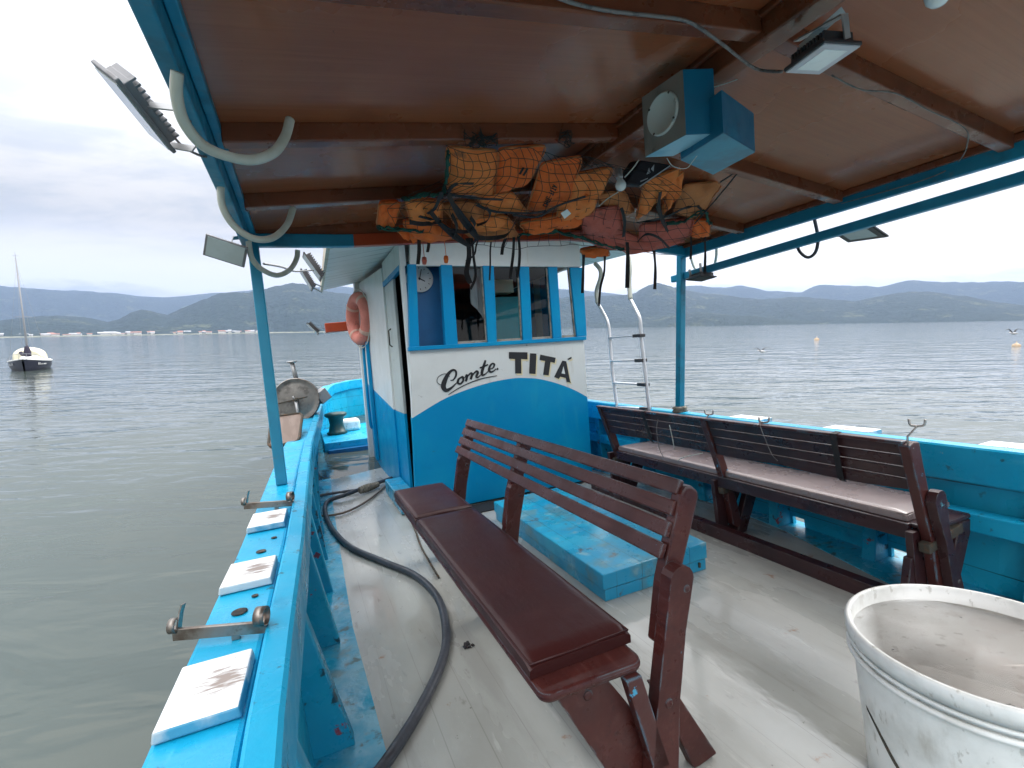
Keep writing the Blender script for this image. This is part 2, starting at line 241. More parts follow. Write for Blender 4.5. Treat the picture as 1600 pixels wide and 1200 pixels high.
# ------------------------------------------------------------ mesh helpers
BOATOBJ = []           # top-level objects modelled in the boat frame; turned into the world frame at the end
class MB:
    """collects faces (with a material index) and links them as ONE mesh object"""
    def __init__(s, loc=(0, 0, 0)): s.v = []; s.f = []; s.mi = []; s.sm = []; s.m = 0; s.smooth = False; s.o = np.array(loc, float)
    def add(s, vs, fs):
        b = len(s.v); s.v += [tuple(np.array(p, float) - s.o) for p in vs]
        for f in fs: s.f.append([b + i for i in f]); s.mi.append(s.m); s.sm.append(s.smooth)
        return s
    def hexa(s, p):       # 8 corners: bottom four ccw, top four ccw
        return s.add(p, [(3, 2, 1, 0), (4, 5, 6, 7), (0, 1, 5, 4), (1, 2, 6, 5), (2, 3, 7, 6), (3, 0, 4, 7)])
    def box(s, a, b):
        x0, y0, z0 = a; x1, y1, z1 = b
        return s.hexa([(x0, y0, z0), (x1, y0, z0), (x1, y1, z0), (x0, y1, z0), (x0, y0, z1), (x1, y0, z1), (x1, y1, z1), (x0, y1, z1)])
    def bar(s, p, q, w, h, up=(0, 0, 1)):   # w across, h along 'up'
        p = np.array(p, float); q = np.array(q, float); d = _n(q - p); up = np.array(up, float)
        sd = np.cross(d, up); sd = _n(sd) if np.linalg.norm(sd) > 1e-6 else np.array([1., 0, 0]); u = np.cross(sd, d)
        a, b = sd * w / 2, u * h / 2
        return s.hexa([p - a - b, p + a - b, q + a - b, q - a - b, p - a + b, p + a + b, q + a + b, q - a + b])
    def prism(s, poly, off):  # 3-D polygon swept by vector off
        n = len(poly); poly = [np.array(p, float) for p in poly]; off = np.array(off, float)
        vs = poly + [p + off for p in poly]
        return s.add(vs, [tuple(range(n))[::-1], tuple(range(n, 2 * n))] + [(i, (i + 1) % n, n + (i + 1) % n, n + i) for i in range(n)])
    def tube(s, pts, r, k=8, closed=False):
        pts = [np.array(p, float) for p in pts]; n = len(pts); rs = r if hasattr(r, '__len__') else [r] * n
        vs = []; nrm = None; sm = s.smooth; s.smooth = True
        for i, p in enumerate(pts):
            a = pts[(i - 1) % n] if closed or i > 0 else p; b = pts[(i + 1) % n] if closed or i < n - 1 else p
            d = _n(b - a)
            if nrm is None:
                nrm = np.cross(d, [0, 0, 1.]) if abs(d[2]) < .9 else np.cross(d, [1., 0, 0])
            nrm = _n(nrm - d * (nrm @ d)); bn = np.cross(d, nrm)
            for j in range(k):
                t = 2 * math.pi * j / k; vs.append(p + rs[i] * (math.cos(t) * nrm + math.sin(t) * bn))
        fs = [(i * k + j, i * k + (j + 1) % k, (i + 1) % n * k + (j + 1) % k, (i + 1) % n * k + j) for i in range(n if closed else n - 1) for j in range(k)]
        if not closed: fs += [tuple(range(k))[::-1], tuple(range((n - 1) * k, n * k))]
        s.add(vs, fs); s.smooth = sm; return s
    def lathe(s, c, axis, prof, k=32, closed=False):    # prof: (radius, along axis)
        c = np.array(c, float); ax = _n(np.array(axis, float)); e = np.cross(ax, [0, 0, 1.]) if abs(ax[2]) < .9 else np.cross(ax, [1., 0, 0]); e = _n(e); g = np.cross(ax, e)
        vs = []; sm = s.smooth; s.smooth = True
        for r, h in prof:
            for j in range(k): t = 2 * math.pi * j / k; vs.append(c + ax * h + r * (math.cos(t) * e + math.sin(t) * g))
        n = len(prof)
        fs = [(i * k + j, i * k + (j + 1) % k, (i + 1) % n * k + (j + 1) % k, (i + 1) % n * k + j) for i in range(n if closed else n - 1) for j in range(k)]
        if not closed:
            if prof[0][0] > 1e-5: fs.append(tuple(range(k))[::-1])
            if prof[-1][0] > 1e-5: fs.append(tuple(range((n - 1) * k, n * k)))
        s.add(vs, fs); s.smooth = sm; return s
    def grid(s, rows):
        a, b = len(rows), len(rows[0])
        return s.add([p for r in rows for p in r], [(i * b + j, i * b + j + 1, (i + 1) * b + j + 1, (i + 1) * b + j) for i in range(a - 1) for j in range(b - 1)])
    def ribbon(s, pts, w, side, th=.003):   # flat strap along pts, width along 'side' (vector or one per point)
        pts = [np.array(p, float) for p in pts]; n = len(pts); vs = []
        for i, p in enumerate(pts):
            d = _n(pts[min(i + 1, n - 1)] - pts[max(i - 1, 0)]); sd = np.array(side[i] if hasattr(side[0], '__len__') else side, float)
            sd = _n(sd - d * (sd @ d)); nn = np.cross(d, sd); ww = w[i] if hasattr(w, '__len__') else w
            vs += [p - sd * ww / 2 - nn * th / 2, p + sd * ww / 2 - nn * th / 2, p + sd * ww / 2 + nn * th / 2, p - sd * ww / 2 + nn * th / 2]
        fs = [(4 * i + j, 4 * i + (j + 1) % 4, 4 * i + 4 + (j + 1) % 4, 4 * i + 4 + j) for i in range(n - 1) for j in range(4)] + [(3, 2, 1, 0), tuple(4 * (n - 1) + j for j in range(4))]
        return s.add(vs, fs)
    def build(s, name, mats, parent=None, bevel=0, subsurf=0, label=None):
        me = bpy.data.meshes.new(name); me.from_pydata(s.v, [], s.f)
        for m in (mats if isinstance(mats, (list, tuple)) else [mats]): me.materials.append(m)
        me.polygons.foreach_set('material_index', s.mi); me.polygons.foreach_set('use_smooth', s.sm)
        b = bmesh.new(); b.from_mesh(me); bmesh.ops.recalc_face_normals(b, faces=b.faces); b.to_mesh(me); b.free()
        me.update()
        o = bpy.data.objects.new(name, me); COL.objects.link(o)
        if bevel:
            md = o.modifiers.new('bevel', 'BEVEL'); md.width = bevel; md.segments = 2; md.limit_method = 'ANGLE'; md.angle_limit = math.radians(40); md.harden_normals = False
        if subsurf:
            md = o.modifiers.new('sub', 'SUBSURF'); md.levels = md.render_levels = subsurf
        if parent is not None: o.parent = parent
        else: o.location = s.o
        if label: o['label'] = label
        return o
def tag(o, label=None, cat=None, group=None, kind=None):
    for k, v in (('label', label), ('category', cat), ('group', group), ('kind', kind)):
        if v: o[k] = v
    return o
def thing(name, label, cat, loc=(0, 0, 0), group=None, boat=True):
    o = bpy.data.objects.new(name, None); o.empty_display_size = .1; COL.objects.link(o); o.location = tuple(float(c) for c in loc); tag(o, label, cat, group)
    if boat: BOATOBJ.append(o)
    return o
def single(o, label, cat, group=None, boat=True):
    tag(o, label, cat, group)
    if boat: BOATOBJ.append(o)
    return o
def copy_tree(o, parent=None):
    c = o.copy(); COL.objects.link(c)
    if parent: c.parent = parent
    for ch in list(o.children): copy_tree(ch, c)
    return c
def cr(pts, m=6, closed=False):        # Catmull-Rom through pts
    P = [np.array(p, float) for p in pts]; n = len(P); o = []
    g = (lambda i: P[i % n]) if closed else (lambda i: P[min(max(i, 0), n - 1)])
    for i in range(n if closed else n - 1):
        p0, p1, p2, p3 = g(i - 1), g(i), g(i + 1), g(i + 2)
        for k in range(m):
            t = k / m; o.append(.5 * (2 * p1 + (p2 - p0) * t + (2 * p0 - 5 * p1 + 4 * p2 - p3) * t * t + (3 * p1 - p0 - 3 * p2 + p3) * t ** 3))
    if not closed: o.append(P[-1])
    return o
def interp(x, xs, ys): return float(np.interp(x, xs, ys))
V = np.array

# ------------------------------------------------------------ the sea, the shore and the hills (world frame)
def water_mat():
    m = bpy.data.materials.new('sea_water'); m.use_nodes = True; t = m.node_tree; n = t.nodes; l = t.links; b = n['Principled BSDF']
    b.inputs['Base Color'].default_value = (.058, .074, .066, 1); b.inputs['Roughness'].default_value = .07; b.inputs['IOR'].default_value = 1.333
    tcn = n.new('ShaderNodeTexCoord'); prev = None
    for sc, st, strength, dist, rot, det in ((.22, (1, 2.6, 1), .7, .15, .25, 3), (.95, (1, 2.4, 1), .7, .050, -.2, 3), (4.0, (1, 1.9, 1), .35, .004, .35, 2)):
        mp = n.new('ShaderNodeMapping'); mp.inputs['Scale'].default_value = st; mp.inputs['Rotation'].default_value = (0, 0, rot); l.new(tcn.outputs['Object'], mp.inputs[0])
        q = n.new('ShaderNodeTexNoise'); q.inputs['Scale'].default_value = sc; q.inputs['Detail'].default_value = det; q.inputs['Distortion'].default_value = .6; l.new(mp.outputs[0], q.inputs['Vector'])
        bp = n.new('ShaderNodeBump'); bp.inputs['Strength'].default_value = strength; bp.inputs['Distance'].default_value = dist; l.new(q.outputs[0], bp.inputs['Height'])
        if prev: l.new(prev, bp.inputs['Normal'])
        prev = bp.outputs[0]
    mp = n.new('ShaderNodeMapping'); mp.inputs['Scale'].default_value = (1, 2.4, 1); l.new(tcn.outputs['Object'], mp.inputs[0])
    q = n.new('ShaderNodeTexNoise'); q.inputs['Scale'].default_value = .035; q.inputs['Detail'].default_value = 4; l.new(mp.outputs[0], q.inputs['Vector'])
    r_ = n.new('ShaderNodeMapRange'); l.new(q.outputs[0], r_.inputs[0])
    for i_, w_ in enumerate((.40, .62, .75, 1.25)): r_.inputs[i_ + 1].default_value = w_
    for bp in list(n):
        if bp.type == 'BUMP':
            k_ = n.new('ShaderNodeMath'); k_.operation = 'MULTIPLY'; l.new(r_.outputs[0], k_.inputs[0]); k_.inputs[1].default_value = bp.inputs['Strength'].default_value; l.new(k_.outputs[0], bp.inputs['Strength'])
    l.new(prev, b.inputs['Normal']); return m
SEA = water_mat()
mb = MB(); mb.add([(-9000, -3000, 0), (9000, -3000, 0), (9000, 9000, 0), (-9000, 9000, 0)], [(0, 1, 2, 3)])
tag(mb.build('sea', SEA), kind='structure')

HILL = mat('forested_hill', (.026, .042, .036), rough=.9, spec=.1, layers=[((.022, .036, .028), .012, .42, .60, .9), ((.085, .10, .06), .007, .56, .68, .8), ((.014, .024, .018), .05, .46, .60, .85), ((.13, .12, .08), .03, .68, .74, .7)], bump=[(.03, .9, (1, 1, 1), 25), (.12, .8, (1, 1, 1), 6)])
def fbm(x, seed):
    return sum(math.sin(x * f + seed * (i + 1) * 1.7) * a for i, (f, a) in enumerate(((1, .5), (2.3, .3), (5.1, .2), (11.7, .12), (23., .07), (51., .04))))
def ridge(name, prof, dist, depth, seed, rough=.035, ang=60):
    prof = sorted(prof); us = [p[0] for p in prof]; vs = [p[1] for p in prof]
    n = 260; rows = []
    u0, u1 = us[0], us[-1]; A = []
    for i in range(n + 1):
        u = u0 + (u1 - u0) * i / n; v = interp(u, us, vs); d = wray(u, v); hd = math.hypot(d[0], d[1]); A.append((d[0] / hd, d[1] / hd, d[2] / hd, i))
    ts = [0, .03, .08, .16, .26, .38, .52, .68, .84, 1.0, 1.25, 1.6]
    for t in ts:
        r = []
        for dx, dy, te, i in A:
            rr = dist + depth * t; crest = max(HC + te * (dist + depth), 3.)
            p = math.sin(min(t, 1) * math.pi / 2) ** 1.15 if t <= 1 else max(0, 1 - (t - 1) * 1.5)
            a = i / n * (u1 - u0) / 34
            gul = 1 + rough * (3.2 * fbm(a * .6 + t * 2.1, seed) * math.sin(min(t, 1) * math.pi) + .5 * fbm(a * 3.3, seed + 2))
            h = crest * p * gul if t > 0 else -4
            off = 1 + .02 * fbm(a * .8, seed + 5) * (1 - min(t, 1))
            r.append((dx * rr * off, dy * rr * off, h))
        rows.append(r)
    m = MB(); m.smooth = True; m.grid(rows); return tag(m.build(name, HILL), kind='structure')
ridge('hills', [(-260, 492), (-120, 500), (0, 502), (52, 495), (92, 493), (131, 495), (168, 503), (184, 499), (205, 489), (223, 484), (240, 487), (262, 492), (290, 481), (315, 470), (341, 463), (367, 459), (404, 455), (430, 447), (452, 442), (475, 444), (510, 455), (560, 462), (640, 470), (720, 480), (800, 492)], 2300, 900, 1.3)
ridge('hills', [(640, 492), (760, 478), (860, 470), (907, 463), (950, 464), (975, 462), (992, 460), (1010, 450), (1028, 444), (1045, 446), (1060, 452), (1095, 457), (1132, 461), (1165, 466), (1195, 468), (1225, 465), (1253, 464), (1300, 470), (1334, 472), (1375, 463), (1420, 455), (1465, 457), (1510, 463), (1560, 472), (1600, 478), (1700, 486), (1900, 480)], 2600, 1100, 4.1)
ridge('hills', [(930, 506), (1000, 503), (1040, 493), (1090, 487), (1140, 492), (1180, 494), (1230, 500), (1280, 503)], 2200, 300, 6.6, .012)
ridge('hills', [(-400, 448), (-150, 440), (0, 447), (60, 452), (110, 455), (160, 458), (210, 462), (260, 465), (300, 461), (360, 456), (430, 452), (520, 448), (640, 452), (760, 448), (860, 452), (905, 454), (950, 458), (985, 462), (1030, 452), (1078, 446), (1120, 450), (1160, 447), (1200, 455), (1249, 459), (1276, 445), (1312, 446), (1357, 447), (1375, 449), (1400, 442), (1420, 438), (1460, 440), (1510, 442), (1600, 441), (1750, 437), (2000, 446)], 4700, 1500, 9.2, .02)

SHORE = mat('pale_shore_bank', (.16, .16, .11), rough=.9, layers=[((.06, .075, .045), .03, .45, .6, .9), ((.30, .27, .22), .05, .6, .72, .7)])
rows = []
for r_, h_ in ((2235, -1), (2240, 2.0), (2285, 3.5), (2420, 6)):
    rows.append([V([*(wd(u, 523, r_ + 12 * fbm(u * .05, 2))[:2]), h_]) for u in range(-260, 640, 12)])
m = MB(); m.grid(rows); tag(m.build('shore', SHORE), kind='structure')

TOWNW = mat('pale_town_wall', (.62, .60, .56), rough=.8, layers=[((.50, .46, .40), .08, .45, .6, .8)])
TOWNR = mat('terracotta_town_roof', (.28, .13, .085), rough=.85)
TOWNG = mat('grey_town_roof', (.36, .36, .37), rough=.8)
r2 = random.Random(11)
def town(u, dist, w, d_, h, roofm, base=4):
    p = wd(u, 523, dist); a = math.atan2(p[0], p[1]); m = MB((p[0], p[1], 0))
    e, f = V([math.cos(a), -math.sin(a), 0]), V([math.sin(a), math.cos(a), 0]); c = V([p[0], p[1], 0])
    q = lambda x, y, z: c + e * x + f * y + V([0, 0, z])
    m.m = 0; m.hexa([q(-w / 2, 0, 0), q(w / 2, 0, 0), q(w / 2, d_, 0), q(-w / 2, d_, 0), q(-w / 2, 0, base + h), q(w / 2, 0, base + h), q(w / 2, d_, base + h), q(-w / 2, d_, base + h)])
    m.m = 1; z = base + h; k = 1.0
    m.prism([q(-w / 2 - k, -k, z), q(w / 2 + k, -k, z), q(w / 2 + k, d_ / 2, z + h * .45), q(-w / 2 - k, d_ / 2, z + h * .45)], (0, 0, .6))
    m.prism([q(-w / 2 - k, d_ + k, z), q(w / 2 + k, d_ + k, z), q(w / 2 + k, d_ / 2 + .1, z + h * .45), q(-w / 2 - k, d_ / 2 + .1, z + h * .45)], (0, 0, .6))
    return tag(m.build('shore_building', [TOWNW, roofm]), 'small pale building of the far town below the left hills', 'building', 'pale buildings along the far shore')
for k in range(104):
    u = r2.choice([r2.uniform(-120, 120), r2.uniform(60, 290), r2.uniform(270, 410)])
    town(u, r2.uniform(2290, 2420), r2.uniform(7, 24), 14, r2.uniform(3, 9), r2.choice([TOWNR, TOWNG, TOWNG]))
for k in range(14):
    town(r2.uniform(425, 475), r2.uniform(2400, 2600), r2.uniform(8, 16), 12, r2.uniform(3, 6), TOWNG, 6 + 30 * r2.random())

# a small moored sailboat off the port side
def sailboat():
    W2 = mat('sailboat_white', (.72, .72, .70), rough=.35); NAVY = mat('sailboat_dark_hull', (.012, .013, .028), rough=.3, layers=[((.03, .03, .05), 3, .5, .7, .6)])
    CREAM = mat('cream_boat_cover', (.58, .55, .42), rough=.8, bump=[(3, .5, (1, 1, 1), .05)]); MAST = mat('mast_grey', (.24, .25, .27), rough=.5); DK = mat('dark_sail_bag', (.02, .016, .035), rough=.8); TANS = mat('foredeck_rail_wood', (.25, .2, .15), rough=.7)
    base = wz(48, 577); base[2] = 0
    t = thing('sailboat', 'small moored sailboat with dark hull, cream cover and bare mast', 'sailboat', base, boat=False)
    t.rotation_euler = (0, 0, math.atan2(-base[0], base[1]) * 1.0 + math.radians(180 - 7)); t.scale = (.78, .78, .78)
    # local: y to the bow (towards us), x to port/starboard, sections along y
    secs = [(-2.9, .85, .62), (-1.5, 1.15, .60), (0, 1.22, .62), (1.3, .95, .70), (2.3, .5, .80), (2.95, .06, .88)]
    m = MB(); m.smooth = True; rows = []
    for y, hw, h in secs:
        rows.append([(hw * c, y - .25 * (1 - z_) * (y > 2), h * z_ - .25 * (1 - z_)) for c, z_ in ((-1, 1), (-.97, .6), (-.86, .25), (-.5, -.1), (0, -.25), (.5, -.1), (.86, .25), (.97, .6), (1, 1))])
    m.grid(rows); m.add(rows[0], [tuple(range(9))]); m.build('hull', NAVY, t)
    m = MB(); m.prism([(hw * 1.03, y, h) for y, hw, h in secs] + [(-hw * 1.03, y, h) for y, hw, h in secs[::-1]], (0, 0, .09)); m.build('deck', W2, t, bevel=.02)
    m = MB(); m.hexa([(-.75, -1.7, .68), (.75, -1.7, .68), (.5, 1.2, .72), (-.5, 1.2, .72), (-.6, -1.6, 1.1), (.6, -1.6, 1.1), (.36, .7, 1.02), (-.36, .7, 1.02)]); m.build('cabin_top', W2, t, bevel=.06)
    m = MB(); m.smooth = True; rows = []
    for y in (-2.7, -2.2, -1.5, -.8, -.4):
        s = 1 - .25 * abs(y + 1.5); rows.append([(1.05 * s * math.cos(a) + .12, y, .72 + (1.0 * s if y < -.5 else .75) * max(0, math.sin(a)) ** .7) for a in np.linspace(0, math.pi, 13)])
    m.grid(rows); m.add(rows[0], [tuple(range(13))]); m.add(rows[-1], [tuple(range(13))]); m.build('cockpit_cover', CREAM, t)
    m = MB(); m.tube([(0, .35, .95), (0, .3, 3.8), (0, .2, 8.6)], [.075, .062, .045], 8); m.build('mast', MAST, t)
    m = MB(); m.tube([(0, .18, 8.55), (0, .18, 9.1)], .012, 5); m.tube([(-.16, .18, 8.8), (.16, .18, 8.8)], .01, 5); m.tube([(-.5, .3, 4.1), (0, .28, 4.15), (.5, .3, 4.1)], .018, 5); m.build('masthead_spreader', MAST, t)
    m = MB(); m.tube(cr([(0, .45, 1.05), (0, .45, 1.5), (.02, .42, 1.85)], 3), [.2, .21, .22, .2, .17, .14, .1], 8); m.tube(cr([(0, .4, 1.25), (.3, .3, 1.2), (.42, .1, 1.35)], 3), .13, 7); m.build('sail_bag', DK, t)
    m = MB()
    for sx in (-1, 1): m.tube([(sx * 1.1, .1, .75), (0, .2, 8.2)], .006, 4)
    m.tube([(0, 2.85, .95), (0, .22, 8.5)], .006, 4); m.tube([(0, -2.8, .8), (0, .2, 8.55)], .006, 4); m.build('rigging', MAST, t)
    m = MB()
    for sx in (-1, 1):
        pts = cr([(sx * .98, 1.2, .95), (sx * .7, 2.0, 1.18), (sx * .3, 2.75, 1.3), (0, 2.95, 1.3)], 4); m.tube(pts, .016, 5)
        for q in (0, 5, 9): m.tube([pts[q], (pts[q][0], pts[q][1], .85)], .012, 5)
    m.build('bow_rail', MAST, t)
    m = MB()        # illegible white name on both bows
    for sx in (-1, 1):
        for k in range(8):
            y = .9 + k * .13; hw = interp(y, [0, 1.3, 2.3], [1.22, .95, .5]) * .985; hh = .07 if k not in (6, 7) else .17
            m.add([(sx * (hw + .012), y, .42), (sx * (hw - .015), y + .09, .42), (sx * (hw - .008), y + .09, .42 + hh), (sx * (hw + .018), y, .42 + hh)], [(0, 1, 2, 3)])
    m.build('hull_lettering', W2, t)
    return t
sailboat()

BUOYM = mat('weathered_orange_buoy', (.40, .27, .17), rough=.6, layers=[((.5, .42, .30), 9, .45, .6, .8)])
BIRD = mat('grey_white_feathers', (.45, .45, .46), rough=.8); BIRDD = mat('dark_wing_feathers', (.045, .045, .05), rough=.8)
def buoy(u, v, r, label):
    p = wz(u, v); p[2] = 0; m = MB(p); m.lathe(p + V([0, 0, -.2 * r]), (0, 0, 1), [(0.01, -.7 * r), (.8 * r, -.5 * r), (r, 0.1 * r), (.8 * r, .75 * r), (.2 * r, 1.05 * r), (.09 * r, 1.15 * r), (.09 * r, 1.5 * r), (.001, 1.52 * r)], 18)
    return tag(m.build('buoy', BUOYM), label, 'buoy', 'mooring buoys off the starboard side')
buoy(1588, 541, .28, 'round orange mooring buoy nearest the right edge of the picture')
buoy(1276, 531, .30, 'distant mooring buoy with a bird perched on it')
def gull(p, span, flap, heading, label, perched=False):
    t = thing('seagull', label, 'bird', p, 'gulls over the water', boat=False); t.rotation_euler = (0, 0, heading); s = span
    m = MB(); m.smooth = True; k = 10; rows = []
    for x, r, z in ((-.30, .004, .02), (-.2, .03, .01), (-.05, .065, 0), (.1, .06, .01), (.18, .042, .03), (.24, .042, .045), (.28, .025, .045), (.33, .006, .035)):
        rows.append([(x * s, r * s * math.cos(a), z * s + r * s * math.sin(a)) for a in np.linspace(0, 2 * math.pi, k)])
    m.grid(rows); m.build('body', BIRD, t)
    for sy in (-1, 1):
        m = MB(); m.smooth = True
        if perched: pr = [(.1, .055, .03), (-.05, .07, .03), (-.3, .03, .035)]; wd_ = [.05, .08, .015]
        else: pr = [(.04, .03, .03), (.07, .24, .03 + .20 * flap), (-.05, .52, .03 + .12 * flap)]; wd_ = [.12, .11, .015]
        r1, r2_, r3 = [], [], []
        for (x, y, z), w in zip(cr(pr, 4), np.interp(np.linspace(0, 2, 9), [0, 1, 2], wd_)):
            r1.append(((x + w / 2) * s, sy * y * s, z * s)); r2_.append((x * s, sy * y * s, (z + .012) * s)); r3.append(((x - w / 2) * s, sy * y * s, (z - .004) * s))
        m.grid([r1, r2_, r3, r1]); m.build('wing', BIRDD, t)
    return t
p = wz(1190, 556); p[2] = .28; gull(p, 1.25, .75, 1.75, 'gull skimming low over the water beside the canopy post')
p = wz(1276, 531); p[2] = .44; gull(p, .5, 0, .4, 'gull perched on the distant buoy', True)
p = wd(1584, 521, 36); gull(p, .9, 1.1, 1.5, 'gull flying just above the round buoy at the right')

# ------------------------------------------------------------ the fishing boat (boat frame from here on)
CX = 1.62                                    # centre line
def gz(y): return .78 + .0028 * max(y, 0) ** 2          # sheer of the gunwale cap
GY = [-2.5, .9, 1.5, 2.14, 3.74, 4.64, 6.3, 8.2, 9.8, 10.8, 11.3, 11.8, 12.1]
GXI = [-.06, -.10, -.08, -.05, 0, .04, .15, .28, .41, .54, .66, 1.0, CX]
def gxi(y): return interp(y, GY, GXI)
def side(sx, x): return x if sx < 0 else 2 * CX - x
def stations(y0, y1, step=.35):
    n = max(2, int((y1 - y0) / step)); ys = [y0 + (y1 - y0) * i / n for i in range(n + 1)] + [y for y in (11.3, 11.55, 11.8, 11.95, 12.05, 12.1) if y1 > 12 and y > y0]
    return sorted(set(round(y, 4) for y in ys))
boat = thing('fishing_boat', 'blue and white wooden fishing boat whose deck, wheelhouse and brown canopy fill the picture', 'fishing boat')

def loft(m, prof_at, ys):      # closed profile loops along y
    rows = [prof_at(y) for y in ys]; k = len(rows[0])
    m.add([p for r in rows for p in r], [(i * k + j, i * k + (j + 1) % k, (i + 1) * k + (j + 1) % k, (i + 1) * k + j) for i in range(len(rows) - 1) for j in range(k)])
    m.add(rows[0], [tuple(range(k))]); m.add(rows[-1], [tuple(range(k))])
def wout(y): return interp(y, [-2.5, 9, 11.3, 12.1], [.25, .25, .24, .16])
for sx in (-1, 1):
    s = lambda x: side(sx, x)
    ys = stations(-2.5, 12.1)
    m = MB()
    loft(m, lambda y: [(s(gxi(y) - wout(y)), y, gz(y) - .06), (s(gxi(y) - wout(y)), y, gz(y)), (s(gxi(y) - .078), y, gz(y)), (s(gxi(y) - .07), y, gz(y) - .06)], ys)
    m.build('gunwale', BLUE, boat, bevel=.012)
    m = MB()
    loft(m, lambda y: [(s(gxi(y) - .068), y, gz(y) - .17), (s(gxi(y) - .068), y, gz(y) + .028), (s(gxi(y) - .06), y, gz(y) + .034), (s(gxi(y) - .01), y, gz(y) + .028), (s(gxi(y)), y, gz(y) + .018), (s(gxi(y)), y, gz(y) - .17)], ys)
    m.build('rail_clamp', BLUE, boat)
    # planking of the bulwark, with freeing ports left open beside the ribs
    m = MB(); R0 = stations(-2.5, 12.1, .2)
    def plank(y, z0, z1, th=.03):
        zz = lambda f: z0 + (gz(y) - .06 - z0) * f
        xb = interp(y, [-2.5, 9, 10.5, 11.3, 12.1], [-.115, -.05, .25, .7, CX]) if sx < 0 else interp(y, [-2.5, 1.2, 2.0, 2.8, 3.6, 5, 9, 10.5, 11.3, 12.1], [-.10, -.12, -.18, -.24, -.28, -.16, -.05, .25, .7, CX]); xt = gxi(y) - .075
        f = lambda z: xb + (xt - xb) * min(1, z / (gz(y) - .06)) if y < 11.2 else xt
        return [(s(f(z0) - th), y, z0), (s(f(z1) - th), y, z1), (s(f(z1)), y, z1), (s(f(z0)), y, z0)]
    ribs_y = [-1.4, -.75, -.1, .6, 1.3, 2.0, 2.78, 3.45, 4.05, 4.7, 5.4, 6.1, 6.8, 7.5, 8.2] if sx < 0 else [-.9, -.2, .5, 1.12, 1.9, 2.62, 3.4, 4.2, 4.9, 5.6]
    FS = -.02 if sx < 0 else .075
    loft(m, lambda y: plank(y, FS, gz(y) - .06), R0)
    cuts = sorted(ribs_y); segs = []; a = -2.5
    for y in cuts: segs.append((a, y - .16)); a = y - .06
    segs.append((a, 12.1))
    for a, b in segs:
        if sx > 0: loft(m, lambda y: plank(y, -.08, .0745), stations(a, b, .3))
    m.build('bulwark', mat('blue_bulwark_planks_%s' % ('port' if sx < 0 else 'starboard'), (.010, .37, .55), layers=[((.018, .43, .61), 2.2, .4, .7, .8), ((.003, .11, .26), 3, .56, .74, .7), ((.03, .05, .06), 13, .66, .76, .5), ((.22, .02, .02), 7, .70, .72, .9)], rvar=(5, .22, .5), bump=[(3, .25, (1, 1, 1), .02)], seam=(2, .235, .004, (.004, .03, .05), .9)), boat)
    for y in ribs_y:
        z1 = gz(y) - .15; xt = gxi(y) - .03; w = .042
        m = MB(); xr_ = .065 if sx < 0 else interp(y, [1.0, 2.0, 2.8, 3.6, 5], [.02, -.02, -.08, -.12, .0])
        m.hexa([(s(xr_ - .22), y - w, .004), (s(xr_), y - w, .004), (s(xr_), y + w, .004), (s(xr_ - .22), y + w, .004), (s(xt - .10), y - w, z1), (s(xt), y - w, z1), (s(xt), y + w, z1), (s(xt - .10), y + w, z1)])
        m.build('rib', RIBP, boat, bevel=.008)
    if sx > 0:
        m = MB(); loft(m, lambda y: [(s(-.09), y, .37), (s(.012), y, .37), (s(.005), y, .47), (s(-.09), y, .47)], stations(-2.5, 6.2)); m.build('stringer', BLUE, boat, bevel=.008)
    WE = ([-2.5, 1.9, 2.9, 5.6, 8.6], [.18, .17, .14, .19, .30]) if sx < 0 else ([-2.5, 1.0, 1.6, 2.63, 3.5, 5, 8.6], [.30, .31, .22, -.09, -.15, .0, .30])
    m = MB()      # painted waterway at the deck edge
    loft(m, lambda y: [(s(-.14 if sx < 0 else -.30), y, -.06), (s(interp(y, *WE)), y, -.06), (s(interp(y, *WE)), y, .006), (s(-.14 if sx < 0 else -.30), y, .010)], stations(-2.5, 8.6)); m.build('waterway', WATERWAY, boat)
    m = MB(); m.smooth = True       # outer hull
    rows = []
    for y in ys:
        o_ = gxi(y) - wout(y) + .03; f = interp(y, [-2.5, 8, 12.1], [.0, .1, .55])
        rows.append([(s(o_ + .06 + f * .3), y, -.085), (s(o_ + .2 + f * .5), y, -.3), (s(o_ + .35 + f), y, -.5), (s(min(CX, o_ + 1.1 + f)), y, -.9)])
    m.grid(rows); m.build('hull', BLUE, boat)
m = MB(); m.box((side(-1, -.14), -2.55, -.9), (side(1, -.14), -2.5, .8)); m.build('transom', BLUE, boat)

m = MB(); ys = stations(-2.5, 8.6, .25); dl = lambda y: interp(y, [-2.5, 1.9, 2.9, 5.6, 8.6], [.178, .168, .138, .188, .298]); dr = lambda y: 2 * CX - interp(y, [-2.5, 1.0, 1.6, 2.63, 3.5, 5, 8.6], [.298, .308, .218, -.092, -.152, -.002, .298])
loft(m, lambda y: [(dl(y), y, -.05), (dl(y), y, 0), (dr(y), y, 0), (dr(y), y, -.05)], ys); m.build('deck', DECK, boat)
m = MB(); m.box((.25, 8.55, -.05), (3.0, 8.65, .27)); m.box((.25, 8.65, .20), (3.0, 11.9, .27)); m.build('foredeck', BLUE, boat, bevel=.01)
m = MB(); m.box((.30, 8.28, .0), (1.2, 8.40, .07)); m.build('deck_drain_board', RUST, boat)
m = MB(); m.box((.30, 8.4, .003), (1.2, 8.55, .16)); m.build('deck_step', BLUED, boat)

